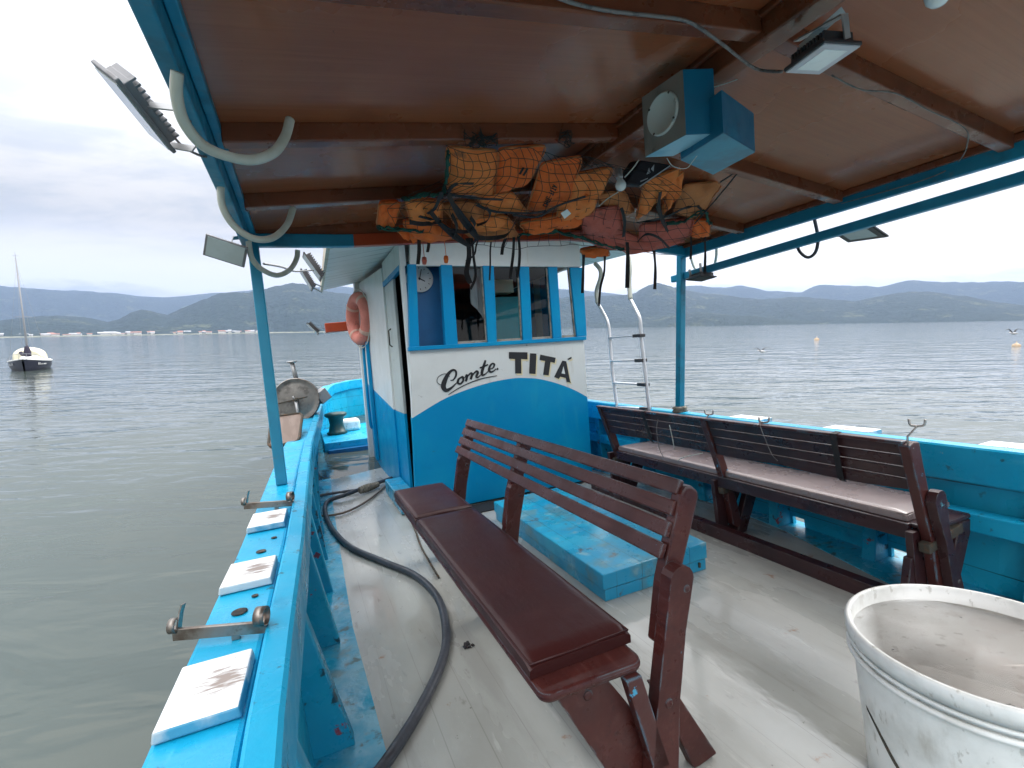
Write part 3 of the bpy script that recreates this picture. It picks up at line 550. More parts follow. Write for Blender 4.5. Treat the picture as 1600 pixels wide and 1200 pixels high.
# white wooden pads on the gunwales, each with a patch worn down to the wood by the lines
PADS = mat('pad_side_paint', (.50, .58, .62), rough=.5, layers=[((.02, .28, .45), 4, .42, .56, .9), ((.2, .15, .1), 14, .62, .7, .8)])
def wear(pm, c, r):
    t = pm.node_tree; n = t.nodes; l = t.links; bs = n['Principled BSDF']; old = bs.inputs['Base Color'].links[0].from_socket
    tcn = n.new('ShaderNodeTexCoord'); ds = n.new('ShaderNodeVectorMath'); ds.operation = 'DISTANCE'; l.new(tcn.outputs['Object'], ds.inputs[0]); ds.inputs[1].default_value = c
    mp = n.new('ShaderNodeMapping'); mp.inputs['Scale'].default_value = (14, 60, 20); l.new(tcn.outputs['Object'], mp.inputs[0]); nz_ = n.new('ShaderNodeTexNoise'); nz_.inputs['Scale'].default_value = 1.6; nz_.inputs['Detail'].default_value = 5; l.new(mp.outputs[0], nz_.inputs['Vector'])
    a1 = n.new('ShaderNodeMath'); a1.operation = 'MULTIPLY_ADD'; l.new(nz_.outputs[0], a1.inputs[0]); a1.inputs[1].default_value = -.16; l.new(ds.outputs['Value'], a1.inputs[2])
    m1_ = n.new('ShaderNodeMapRange'); l.new(a1.outputs[0], m1_.inputs[0])
    for i_, q_ in enumerate((r - .085, r - .120, 0, .85)): m1_.inputs[i_ + 1].default_value = q_
    q = n.new('ShaderNodeMix'); q.data_type = 'RGBA'; l.new(m1_.outputs[0], q.inputs[0]); l.new(old, q.inputs[6]); q.inputs[7].default_value = (.20, .135, .10, 1); l.new(q.outputs[2], bs.inputs['Base Color'])
def pad(sx, y0, y1, dz=.027):
    s = lambda x: side(sx, x); a, b = gxi(y0), gxi(y1); z = gz((y0 + y1) / 2) + .002
    m = MB(); m.hexa([(s(a - .245), y0 - .0, z), (s(a - .085), y0, z), (s(b - .085), y1, z), (s(b - .245), y1, z), (s(a - .24), y0, z + dz), (s(a - .09), y0, z + dz), (s(b - .09), y1, z + dz), (s(b - .24), y1, z + dz)])
    cx_, cy_ = s(a - .135), y0 + (y1 - y0) * .52; pm = mat('white_pad_paint_%d' % len(MATS), (.80, .81, .81), layers=[((.66, .67, .66), 6, .5, .7, .5), ((.45, .40, .34), 16, .66, .74, .6), ((.16, .13, .10), 34, .69, .71, .85)], rvar=(6, .35, .6), bump=[(8, .3, (1, 1, 1), .01)]); wear(pm, (cx_, cy_, z + dz), .058)
    m.mi = [1, 0, 1, 1, 1, 1]; return m.build('gunwale_pad', [pm, PADS], boat, bevel=.005)
for y0, y1 in ((1.13, 1.36), (1.79, 2.00), (2.40, 2.63)): pad(-1, y0, y1)
for y0, y1 in ((1.13, 1.40), (1.95, 2.25), (2.75, 3.05), (.2, .5)): pad(1, y0, y1, .03)
HOLE = mat('dark_bolt_hole', (.02, .02, .02), rough=.8, layers=[((.12, .09, .07), 40, .45, .6, .8)])
for x, y, r in ((-.235, 1.64, .022), (-.2, 1.73, .01), (-.21, 2.14, .018), (-.17, 2.28, .011), (-.12, 1.62, .007)):
    m = MB(); m.lathe((x, y, gz(y) + .002), (0, 0, 1), [(r * .4, .0), (r, .0), (r, .003), (r * .75, .0035), (.0005, .001)], 14); m.build('bolt_hole', HOLE, boat)

# ---- canopy
ZE, ZR = 2.385, 2.60             # ceiling at the edges and on the ridge
XL, XR, XM = -.21, 3.27, 1.57
ceil_z = lambda x: interp(x, [XL, XM, XR], [ZE, ZR, ZE])
m = MB()
for a, b in ((XL, XM), (XM, XR)):
    m.hexa([(a, -.4, ceil_z(a)), (b, -.4, ceil_z(b)), (b, 3.42, ceil_z(b)), (a, 3.42, ceil_z(a)), (a, -.4, ceil_z(a) + .03), (b, -.4, ceil_z(b) + .03), (b, 3.42, ceil_z(b) + .03), (a, 3.42, ceil_z(a) + .03)])
canopy = m.build('canopy', CEIL, boat)
for y in (-.36, .4, 1.2, 2.0, 2.74):
    m = MB()
    for a, b in ((XL + .03, XM - .045), (XM + .045, XR - .03)):
        h = .07
        m.hexa([(a, y - .03, ceil_z(a) - h), (b, y - .03, ceil_z(b) - h), (b, y + .03, ceil_z(b) - h), (a, y + .03, ceil_z(a) - h), (a, y - .03, ceil_z(a) + .002), (b, y - .03, ceil_z(b) + .002), (b, y + .03, ceil_z(b) + .002), (a, y + .03, ceil_z(a) + .002)])
    m.build('beam', BEAM, canopy, bevel=.006)
m = MB(); m.box((XM - .045, -.4, ZR - .10), (XM + .045, 3.36, ZR - .004)); m.box((XM - .06, -.4, ZR - .03), (XM + .06, 3.36, ZR - .006)); m.build('ridge_beam', BEAM, canopy, bevel=.006)
for x0, x1, tilt in ((XL - .045, XL, -1), (XR, XR + .045, 1)):
    m = MB(); m.box((x0, -.42, 2.275), (x1, 3.45, ZE + .05)); m.box((x0 + (.0 if tilt > 0 else -.0) - .012, -.42, ZE + .045), (x1 + .012, 3.45, ZE + .085)); m.build('edge_board', CANB, canopy, bevel=.006)
    xi = XL if tilt < 0 else XR
    m = MB(); m.box((xi + (.002 if tilt < 0 else -.032), -.4, 2.35), (xi + (.032 if tilt < 0 else -.002), 3.36, ZE + .0)); m.build('corner_batten', BEAM if tilt > 0 else CANB, canopy, bevel=.004)
fb = lambda x: interp(x, [XL, .35, 1.07, 2.17, XR], [2.288, 2.300, 2.352, 2.40, 2.288])
for name, x0, x1, mt in (('front_beam', XL, .40, CANB), ('front_beam', .40, 2.55, ORBEAM), ('front_beam', 2.55, XR, CANB)):
    m = MB(); n = 10
    rr = [[(x, 3.37, fb(x)), (x, 3.37, fb(x) + .08), (x, 3.42, fb(x) + .08), (x, 3.42, fb(x))] for x in np.linspace(x0, x1, n)]
    m.add([p for r in rr for p in r], [(4 * i + j, 4 * i + (j + 1) % 4, 4 * i + 4 + (j + 1) % 4, 4 * i + 4 + j) for i in range(n - 1) for j in range(4)]); m.add(rr[0], [(0, 1, 2, 3)]); m.add(rr[-1], [(0, 1, 2, 3)])
    m.build(name, mt, canopy, bevel=.005)
m = MB()
n = 12; rr = [[(x, 3.385, fb(x) + .078), (x, 3.385, ceil_z(x) + .0), (x, 3.415, ceil_z(x) + .0), (x, 3.415, fb(x) + .078)] for x in np.linspace(XL, XR, n)]
m.add([p for r in rr for p in r], [(4 * i + j, 4 * i + (j + 1) % 4, 4 * i + 4 + (j + 1) % 4, 4 * i + 4 + j) for i in range(n - 1) for j in range(4)]); m.build('front_panel', BEAM, canopy)
# posts
def post(name, p, q, w, mt):
    m = MB(); m.bar(p, q, w, w, up=(0, 1, 0)); return m.build(name, mt, boat, bevel=.006)
post('canopy_post', (-.17, 3.28, gz(3.3)), (-.20, 3.40, 2.34), .062, CANB)
post('canopy_post', (3.30, 3.58, gz(3.6)), (3.31, 3.46, 2.34), .062, CANB)
post('canopy_post', (-.19, -.33, gz(0)), (-.21, -.33, 2.34), .062, CANB)
post('canopy_post', (3.40, -.33, gz(0)), (3.30, -.33, 2.34), .062, CANB)
m = MB(); m.bar((3.335, 3.62, 2.115), (3.335, -.4, 2.238), .05, .062, up=(0, 0, 1)); m.build('side_rail', mat('dark_blue_rail_paint', (.012, .22, .37), layers=[((.02, .30, .46), 5, .4, .7, .8), ((.03, .04, .05), 14, .64, .74, .6)], rough=.4), boat, bevel=.008)
m = MB(); m.lathe((3.30, 3.575, gz(3.6) + .02), (0, 0, 1), [(.06, 0), (.075, .015), (.06, .03), (.075, .045), (.055, .06)], 14); m.build('rope_lashing', ROPE, boat)

# ---- engine hatch on the deck, threshold step
m = MB(); m.hexa([(1.515, 2.35, .075), (2.335, 2.35, .075), (2.42, 4.1, .075), (1.515, 4.1, .075), (1.515, 2.35, .172), (2.335, 2.35, .185), (2.42, 4.1, .185), (1.515, 4.1, .172)]); h = m.build('engine_hatch', BLUEF, boat, bevel=.008)
m = MB(); m.hexa([(1.53, 2.358, .002), (2.325, 2.358, .002), (2.41, 4.1, .002), (1.53, 4.1, .002), (1.53, 2.358, .072), (2.325, 2.358, .072), (2.41, 4.1, .072), (1.53, 4.1, .072)]); m.build('coaming', BLUEF, h)
m = MB(); m.box((2.26, 2.346, .03), (2.272, 2.36, .06)); m.build('catch', RUST, h)
m = MB(); m.box((1.25, 4.36, .002), (1.78, 4.615, .012)); m.build('painted_shadow_strip', DARK, boat)  # flat dark strip added to stand for the shadowed gap at the wheelhouse foot
m = MB(); m.box((.78, 4.75, .01), (.965, 5.7, .17)); m.build('threshold_step', BLUEF, boat, bevel=.012)

# ---- wheelhouse
YB = 4.62
xl = lambda z: .97 + (z - 1.62) * .09 if z > 1.62 else .90 + z * .043       # port edge of the after wall
xr = lambda z: 2.93 if z < 1.62 else 2.93 + (z - 1.62) * .03
cz = lambda x: interp(x, [.3, 1.5, 2.1, 3.6], [2.50, 2.75, 2.78, 2.55])       # underside of its roof
m = MB(); arch = [(xl(.95), .97), (1.24, 1.11), (1.45, 1.175), (1.66, 1.222), (1.85, 1.25), (2.05, 1.262), (2.2, 1.25), (2.32, 1.232), (2.47, 1.19), (2.63, 1.13), (2.79, 1.055), (2.93, .97)]
ar = [(p[0], p[1]) for p in cr([V([a, b, 0]) for a, b in arch], 4)]
m.m = 1; m.prism([(2.93, YB, .03), (xl(.03), YB, .03)] + [(a, YB, b) for a, b in ar], (0, .05, 0))
m.m = 0; m.prism([(a, YB, b) for a, b in ar[::-1]] + [(xl(1.62), YB, 1.62), (2.93, YB, 1.62)], (0, .05, 0))
tp = [(xl(2.43), YB, 2.43), (xr(2.43), YB, 2.43)] + [(x, YB, cz(x) + .02) for x in np.linspace(2.95, xl(2.7), 8)]
m.prism(tp, (0, .05, 0))
# port wall beyond the door, in white over blue, and its corner post
def pwall(y0, y1, x, zt, zb0, zb1, th=.05, base=.0):
    m.m = 1; m.hexa([(x, y0, base), (x + th, y0, base), (x + th, y1, base), (x, y1, base), (x, y0, zb0), (x + th, y0, zb0), (x + th, y1, zb1), (x, y1, zb1)])
    m.m = 0; m.hexa([(x, y0, zb0), (x + th, y0, zb0), (x + th, y1, zb1), (x, y1, zb1), (x, y0, zt), (x + th, y0, zt), (x + th, y1, zt + .18), (x, y1, zt + .18)])
pwall(5.72, 7.9, .955, 2.62, .97, 1.22)
m.m = 0; m.box((.885, 7.9, .0), (1.0, 8.05, 2.85))
m.box((.97, YB + .052, 2.44), (1.02, 5.72, 2.68))                    # above the door
m.m = 1; m.box((2.88, 4.672, .0), (2.93, 8.0, 1.60)); m.m = 0
m.box((2.885, 4.672, 2.45), (2.935, 7.95, 2.72)); m.box((2.885, 5.50, 1.6), (2.935, 5.68, 2.45)); m.box((2.885, 5.82, 2.0), (2.935, 6.05, 2.45))
m.m = 1; m.box((2.885, 5.30, 1.6), (2.935, 5.499, 2.45)); m.box((2.885, 5.681, 1.6), (2.935, 5.819, 2.45)); m.box((2.885, 5.82, 1.6), (2.935, 6.05, 1.998))
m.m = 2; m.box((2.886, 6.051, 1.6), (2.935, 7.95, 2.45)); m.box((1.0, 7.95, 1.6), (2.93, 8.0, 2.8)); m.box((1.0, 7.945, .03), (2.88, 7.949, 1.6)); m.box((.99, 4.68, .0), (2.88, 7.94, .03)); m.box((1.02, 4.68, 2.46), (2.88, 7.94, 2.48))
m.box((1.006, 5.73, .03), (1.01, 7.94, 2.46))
m.m = 1; m.box((1.0, 8.001, 0), (2.93, 8.02, 1.6)); m.m = 0; m.box((1.0, 8.001, 1.601), (2.93, 8.02, 2.8))
cabin = m.build('wheelhouse', [WHITE, BLUEW, DARK], boat)
m = MB(); m.box((.958, 4.665, .97), (1.005, 4.72, 2.62)); m.build('door_jamb', WHITE, cabin, bevel=.004)
m = MB(); m.box((.945, 4.665, .0), (1.0, 4.72, .968)); m.build('door_jamb', BLUEW, cabin, bevel=.004)
m = MB(); m.m = 0; m.box((.975, 5.20, .96), (1.005, 5.72, 2.44)); m.m = 1; m.box((.975, 5.20, .06), (1.005, 5.72, .958)); d = m.build('sliding_door', [mat('greyish_door_paint', (.47, .52, .50), layers=[((.38, .42, .40), 3, .45, .7, .8), ((.10, .08, .06), 8, .68, .76, .7)], rough=.5), BLUEW], cabin, bevel=.004)
m = MB(); m.tube([(.968, 5.52, 1.9), (.94, 5.5, 1.88), (.94, 5.5, 1.72), (.968, 5.52, 1.7)], .008, 6); m.build('door_handle', RUST, cabin)
m = MB(); m.box((.955, 4.72, 2.40), (1.0, 5.72, 2.455)); m.build('door_header', BLUEW, cabin, bevel=.004)
m = MB(); m.box((1.0, 4.72, .03), (1.02, 5.2, .07)); m.build('door_sill', ORANGEW, cabin)
m = MB(); m.box((1.03, 4.84, .8), (1.47, 4.87, 2.455)); m.build('inner_panel', BLUED, cabin)
m = MB(); m.tube(cr([(.93, 7.6, .55), (.90, 7.6, .7), (.90, 7.6, 1.7), (.93, 7.6, 1.85)], 4), .022, 8); m.build('grab_rail', BLUEW, cabin)
m = MB(); m.bar((.925, 7.3, .1), (.925, 7.3, 2.0), .05, .05); m.build('rubbing_strake', BLUEW, cabin, bevel=.01)
# window band of the after wall: mullions (px at head and sill), sill, rails
def wp(u, v): return py(u, v, YB)
vt = lambda u: 413 + (u - 640) * .02; vb = lambda u: 544 - (u - 640) * .069
mull = [(637, 650, 640, 655), (688, 706, 696, 715), (754, 771, 762, 776), (811, 826, 817, 831), (856, 870, 864, 877), (890, 910, 901, 916)]
m = MB(); m2 = MB()
for a, b, c, d_ in mull:
    q = [wp(a, vt(a)), wp(b, vt(b)), wp(d_, vb(d_)), wp(c, vb(c))]; q = [V([p[0], YB - .012, min(max(p[2], 1.63), 2.44)]) for p in q]
    m.prism(q, (0, .075, 0))
m.build('window_mullion', BLUEW, cabin, bevel=.003)
m = MB(); m.prism([(xl(1.6) - .01, YB - .03, 1.615), (2.95, YB - .03, 1.615), (2.95, YB - .03, 1.655), (xl(1.65) - .01, YB - .03, 1.655)], (0, .10, 0)); m.build('window_sill', BLUEW, cabin, bevel=.004)
FRAMEW = mat('aged_window_trim', (.30, .29, .25), rough=.6, layers=[((.12, .10, .08), 12, .45, .65, .8)])
for i, (a, b) in enumerate(zip(mull[:-1], mull[1:])):
    x0t, x1t, x0b, x1b = wp(a[1], vt(a[1]))[0], wp(b[0], vt(b[0]))[0], wp(a[3], vb(a[3]))[0], wp(b[2], vb(b[2]))[0]
    if i == 0: continue
    m = MB(); y = YB + .035
    m.add([(x0b, y, 1.655), (x1b, y, 1.655), (x1t, y, 2.43), (x0t, y, 2.43)], [(0, 1, 2, 3)]); w = m.build('window_pane', GLASS, cabin)
    m = MB(); m.bar((x0b + .01, y - .012, 1.668), (x1b - .01, y - .012, 1.668), .02, .025); m.bar((x1b - .008, y - .012, 1.66), (x1t - .008, y - .012, 2.42), .02, .012, up=(1, 0, 0)); m.build('window_trim', FRAMEW, cabin)
# fittings seen through the panes
m = MB(); m.box((2.14, 5.25, .9), (2.46, 5.5, py(790, 464, 5.25)[2])); m.build('inner_locker', mat('teal_locker_paint', (.015, .30, .36), rough=.4), cabin)
m = MB(); m.box((2.14, 5.25, py(790, 457, 5.25)[2]), (2.40, 5.45, py(790, 437, 5.25)[2])); m.build('inner_shelf', mat('beige_shelf_paint', (.55, .52, .38), rough=.6), cabin)
m = MB(); m.smooth = True; m.grid([[(1.70 + .14 * i / 6 + .012 * math.sin(i * 2.1 + k) + .02 * k / 5, 4.85 + .03 * math.sin(i * 1.7), 2.44 - .36 * k / 5 - .03 * i * (k > 3)) for i in range(7)] for k in range(6)]); m.build('hung_cloth', GREYC, cabin)
# lettering on the after wall
def letters(name, polys, y, mt, th=.002):
    m = MB()
    for q in polys: m.prism([(p[0], y, p[2]) for p in q], (0, -th, 0))
    return m.build(name, mt, cabin)
LT = [  # TITA in pixels of the photograph, thrown onto the wall
    [(795, 550), (824, 550.5), (824, 561.5), (814, 561), (814.5, 583.5), (805, 583.5), (804.5, 561), (795, 560.5)],
    [(828, 552), (838, 552.5), (836.5, 584.5), (826.5, 583.5)],
    [(844, 554), (868, 559), (866.5, 567), (860, 565.5), (857, 586.5), (848.5, 585.5), (851.5, 564), (843, 562.5)],
    [(878.5, 563.5), (884.5, 564.5), (890.5, 595.5), (892, 598), (885, 596.5), (884, 590.5), (875, 588.5), (873, 592), (865.5, 589)],
    [(886, 561), (892.5, 557.5), (893, 560), (888, 562.5)]]
polys = [[wp(*p) for p in q] for q in LT]
letters('sign_shadow', [[p + V([.014, 0, -.020]) for p in q] for q in polys], YB - .001, SIGNY, .001)
hole = [wp(u, v) for u, v in ((880, 572.5), (882.6, 584.5), (877, 583.3))]
letters('sign_lettering', polys, YB - .003, SIGNB); letters('sign_counter', [hole], YB - .0065, WHITE, .001)
def stroke(m, pts, ws):        # brush stroke in wall pixels; ws: widths in pixels
    P = cr([V([*p, 0.]) for p in pts], 7); n = len(P); w = np.interp(np.linspace(0, 1, n), np.linspace(0, 1, len(ws)), ws); a, b = [], []
    for i, p in enumerate(P):
        d = P[min(i + 1, n - 1)] - P[max(i - 1, 0)]; d = d / (np.linalg.norm(d) + 1e-9); nn = V([-d[1], d[0], 0]) * w[i] / 2
        q = p + nn; r = p - nn; a.append(V([*wp(q[0], q[1])])); b.append(V([*wp(r[0], r[1])]))
    y0, y1 = YB - .002, YB - .005; ft = lambda L_, y: [(p[0], y, p[2]) for p in L_]
    m.grid([ft(a, y0), ft(a, y1), ft(b, y1), ft(b, y0)])
m = MB()
z6 = lambda pts: [(620 + x * .1875, 540 + y * .1875) for x, y in pts]
stroke(m, z6([(445, 290), (470, 285), (492, 250), (490, 212), (462, 205), (425, 240), (396, 300), (388, 345), (410, 372), (450, 355), (490, 318), (507, 300)]), [1, 2.2, 3.2, 3.0, 3.4, 5.2, 7.4, 7.8, 6, 3.6, 1.6, 1])
stroke(m, z6([(440, 262), (425, 240), (385, 237), (345, 262), (335, 300), (360, 325), (385, 320)]), [.6, .9, .9, .9, .9, .9, .6])
stroke(m, z6([(540, 262), (515, 280), (508, 310), (530, 318), (552, 292), (550, 262), (538, 262), (548, 272), (572, 262)]), [2, 3.4, 3.6, 2.8, 3, 3.2, 2, 1.2, 1])
stroke(m, z6([(570, 262), (582, 245), (580, 280), (572, 298)]), [1.2, 3.6, 3.6, 3.2])
stroke(m, z6([(576, 290), (594, 250), (618, 230), (626, 243), (614, 282)]), [1.4, 2, 3.2, 3.6, 3.4])
stroke(m, z6([(616, 278), (638, 236), (664, 214), (674, 226), (662, 258), (676, 264), (706, 236)]), [1.4, 2, 3.2, 3.6, 3.4, 2.2, 1])
stroke(m, z6([(738, 122), (722, 175), (708, 225), (715, 246), (738, 236), (762, 212)]), [2.6, 4.2, 4.4, 3.6, 2, 1])
stroke(m, z6([(690, 186), (720, 176), (760, 158)]), [2.2, 2.8, 2])
stroke(m, z6([(770, 198), (800, 186), (812, 158), (795, 150), (775, 172), (768, 205), (784, 220), (808, 210), (826, 192)]), [1.4, 2, 3, 2.6, 3.2, 4, 3.2, 2, 1])
stroke(m, z6([(832, 190), (838, 194), (844, 200)]), [2.2, 3.2, 2.2])
stroke(m, z6([(430, 408), (520, 352), (620, 305), (720, 272), (832, 251)]), [.9, 1.4, 1.5, 1.5, .8])
m.build('sign_lettering', SIGNB, cabin)
# its roof: cambered, overhanging to port and aft, rising with the sheer
rise = lambda y: .06 * (y - 4.2)
m = MB(); xs = np.linspace(.30, 3.6, 12); RY = (4.12, 5.4, 6.7, 8.1)
lo = [[(x + .03 * (y - 4.2) * (1 if x < 1 else 0), y, cz(x) + rise(y)) for x in xs] for y in RY]; hi = [[(a, b, c + .07) for a, b, c in r] for r in lo]
m.grid(lo); m.grid(hi)
for L_ in ((lo[0], hi[0]), (lo[-1], hi[-1]), ([r[0] for r in lo], [r[0] for r in hi]), ([r[-1] for r in lo], [r[-1] for r in hi])): m.grid(list(L_))
roof = m.build('wheelhouse_roof', WHITEP, cabin)
m = MB(); a = [(lo[i][0][0] - .006, RY[i], lo[i][0][2] - .012) for i in range(4)]
for p, q in zip(a[:-1], a[1:]): m.bar(V(p) + V([0, 0, .05]), V(q) + V([0, 0, .05]), .03, .11)
m.build('roof_trim', RUSTW, cabin)


# ------------------------------------------------------------ benches
def bolt(m, c, n, r=.012): m.lathe(c, n, [(r, 0), (r, .004), (r * .6, .007), (.0005, .008)], 10)
def cushion(x0, x1, y0, y1, z0, z1, mt, t, wav=0.):
    """padded slab with rolled edges and a stitched seam line"""
    m = MB(); m.smooth = True; nx, ny = 16, 40; rows = []
    prof = []
    for j in range(25):      # cross-section across x: rounded
        a = j / 24; xx = x0 + (x1 - x0) * a; e = min(a, 1 - a) * (x1 - x0); h = .60 + .40 * (1 - max(0, 1 - e / .03) ** 2.4); prof.append((xx, z0 + .012 + (z1 - z0 - .012) * h + .004 * math.sin(a * math.pi)))
    for i in range(ny + 1):
        b = i / ny; yy = y0 + (y1 - y0) * b; e = min(b, 1 - b) * (y1 - y0); k = .60 + .40 * (1 - max(0, 1 - e / .03) ** 2.4)
        rows.append([(x, yy, z0 + .012 + (z - z0 - .012) * max(k, .02) - wav * .5 * (1 + math.sin(yy * 5 + x * 3)) * (1 - abs(2 * j / 24 - 1)) * .5) for j, (x, z) in enumerate(prof)])
    m.grid(rows)
    m.grid([[(p[0], p[1], z0) for p in r] for r in rows][0:1] + [rows[0]]); m.grid([rows[-1]] + [[(p[0], p[1], z0) for p in rows[-1]]])
    m.grid([[(r[0][0], r[0][1], z0) for r in rows], [r[0] for r in rows]]); m.grid([[r[-1] for r in rows], [(r[-1][0], r[-1][1], z0) for r in rows]])
    c = m.build('cushion', mt, t)
    m = MB(); e = .006; zt = z1 - .010
    loop = [(x0 + e, y0 + e, zt), (x1 - e, y0 + e, zt), (x1 - e, y1 - e, zt), (x0 + e, y1 - e, zt)]
    for p, q in zip(loop, loop[1:] + loop[:1]): m.tube([p, q], .0035, 6)
    m.build('piping', mt, c)
    return c
def rounded(m, poly, off): m.prism(poly, off)
def arcs(c, r, a0, a1, n=7): return [(c[0] + r * math.cos(math.radians(a0 + (a1 - a0) * i / n)), c[1] + r * math.sin(math.radians(a0 + (a1 - a0) * i / n))) for i in range(n + 1)]

t = thing('bench', 'maroon slatted bench with a dark brown padded seat in the middle of the deck', 'bench', (.8, 2.4, 0), 'slatted benches on the deck'); B0 = V([.8, 2.4, 0])
def part(m, name, mt, parent=None, **k): return m.build(name, mt, parent or t, **k)
def MBt(): return MB(B0)
# seat board with rounded near end
m = MBt(); pl = [(.56, 3.66), (.56, 1.30)] + arcs((.60, 1.27), .04, 180, 270) + arcs((.885, 1.265), .045, 270, 360) + [(.93, 3.66)]
m.prism([(x, y, .462) for x, y in pl], (0, 0, .032)); part(m, 'seat_board', MAROON, bevel=.012)
m = MBt(); m.box((.60, 1.36, .42), (.64, 3.6, .461)); m.box((.86, 1.36, .42), (.9, 3.6, .461)); part(m, 'seat_batten', MAROOND)
def cush(a, b, **k):
    c = cushion(.562 - B0[0], .945 - B0[0], a - B0[1], b - B0[1], .495, .548, LEATHER, t, **k); return c
cush(1.315, 2.93, wav=.006); cush(2.945, 3.68, wav=.004)
# back uprights: lower post from the floor and the slat-carrying upper arm bolted to it
for i, y in enumerate((1.205, 2.52, 3.50)):
    w = .05
    pl = [(.90, .0), (1.02, .0), (1.045, .30), (1.09, .55), (1.135, .72)] + arcs((1.085, .72), .05, 0, 180, 8)[1:] + [(1.0, .55), (.945, .28)]
    m = MBt(); m.prism([(x, y, z) for x, z in pl], (0, w, 0)); bolt(m, (1.10, y - .0, .69), (0, -1, 0)); bolt(m, (1.0, y, .33), (0, -1, 0), .015); part(m, 'post', MAROON, bevel=.008)
    pl = [(1.005, .50), (1.06, .48), (1.14, .74), (1.225, .96)] + [(1.222, .985), (1.20, 1.005), (1.17, 1.01)] + [(1.145, .985), (1.125, .925), (1.085, .82), (1.045, .70)]
    m = MBt(); m.prism([(x, y + w + .003, z) for x, z in pl], (0, .048, 0)); part(m, 'back_arm', MAROON, bevel=.008)
    # splayed legs
    m = MBt(); m.prism([(.62, y + .055, .455), (.80, y + .055, .455), (.97, y + .055, .20), (1.0, y + .055, 0), (.86, y + .055, 0)], (0, .042, 0)); bolt(m, (.73, y + .055, .42), (0, -1, 0), .016); part(m, 'leg', MAROON, bevel=.006)
    m = MBt(); m.prism([(.985, y + .052, .36), (1.06, y + .052, .34), (1.25, y + .052, .012), (1.17, y + .052, 0), (1.14, y + .052, .0)], (0, .045, 0)); part(m, 'leg', MAROON, bevel=.006)
    m = MBt(); m.prism([(.84, y - .0, .46), (.90, y, .46), (.995, y, .12), (.93, y, .12)], (0, .04, 0)); part(m, 'brace', CHIP, bevel=.005)
for k in range(4):
    a = .775 + k * .066; x0 = 1.062 + (a - .775) * .50
    d = V([.45, 0, .89]); n_ = V([-.89, 0, .45]); c = V([x0 - .004, 0, a])
    p = [c + d * .0, c + d * .055, c + d * .055 + n_ * .022, c + n_ * .022]
    m = MBt(); e0 = 1.262 + .004 * k; e1 = 3.60
    vs = [q + V([0, e0, 0]) for q in p]; m.prism(vs, (0, e1 - e0, 0)); part(m, 'slat', MAROON, bevel=.006)
m = MBt(); m.box((.93, 1.3, .012), (1.0, 3.55, .075)); part(m, 'floor_rail', MAROOND, bevel=.006)

# second bench, its back towards the middle of the boat
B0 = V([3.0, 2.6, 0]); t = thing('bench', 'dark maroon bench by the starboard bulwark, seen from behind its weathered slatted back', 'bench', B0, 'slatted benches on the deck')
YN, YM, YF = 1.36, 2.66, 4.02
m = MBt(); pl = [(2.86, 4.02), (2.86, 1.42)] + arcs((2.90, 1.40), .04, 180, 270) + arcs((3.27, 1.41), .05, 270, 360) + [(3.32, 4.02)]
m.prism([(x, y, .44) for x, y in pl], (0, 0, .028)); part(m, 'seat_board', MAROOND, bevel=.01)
m = MBt(); m.box((2.835, 1.45, .385), (2.872, 4.0, .468)); part(m, 'seat_edge', MAROOND, bevel=.006)
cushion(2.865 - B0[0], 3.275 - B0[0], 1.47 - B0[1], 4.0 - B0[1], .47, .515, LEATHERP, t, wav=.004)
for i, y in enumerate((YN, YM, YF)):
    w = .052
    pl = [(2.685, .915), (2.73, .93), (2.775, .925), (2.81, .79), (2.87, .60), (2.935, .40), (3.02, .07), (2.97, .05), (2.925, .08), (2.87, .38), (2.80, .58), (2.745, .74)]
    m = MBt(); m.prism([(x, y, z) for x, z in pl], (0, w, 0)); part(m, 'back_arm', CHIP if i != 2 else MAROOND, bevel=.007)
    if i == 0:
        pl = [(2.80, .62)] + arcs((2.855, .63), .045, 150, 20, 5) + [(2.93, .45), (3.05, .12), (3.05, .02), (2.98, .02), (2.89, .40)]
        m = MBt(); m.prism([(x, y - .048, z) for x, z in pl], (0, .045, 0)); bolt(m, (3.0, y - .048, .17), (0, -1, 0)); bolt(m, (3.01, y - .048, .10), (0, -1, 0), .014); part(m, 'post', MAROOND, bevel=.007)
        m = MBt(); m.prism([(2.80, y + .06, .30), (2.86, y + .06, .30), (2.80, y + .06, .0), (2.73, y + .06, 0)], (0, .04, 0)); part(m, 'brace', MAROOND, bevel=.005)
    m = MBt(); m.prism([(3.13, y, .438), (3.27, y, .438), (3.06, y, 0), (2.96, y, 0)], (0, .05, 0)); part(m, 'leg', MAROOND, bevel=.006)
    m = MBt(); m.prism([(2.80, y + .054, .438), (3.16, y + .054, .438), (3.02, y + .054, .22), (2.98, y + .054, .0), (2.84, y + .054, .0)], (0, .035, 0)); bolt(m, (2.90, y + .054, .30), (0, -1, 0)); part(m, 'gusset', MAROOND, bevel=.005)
    m = MBt(); m.bar((2.83, y + .02, .36), (3.15, y + .02, .41), .05, .05); part(m, 'bracket', RUST, bevel=.004)
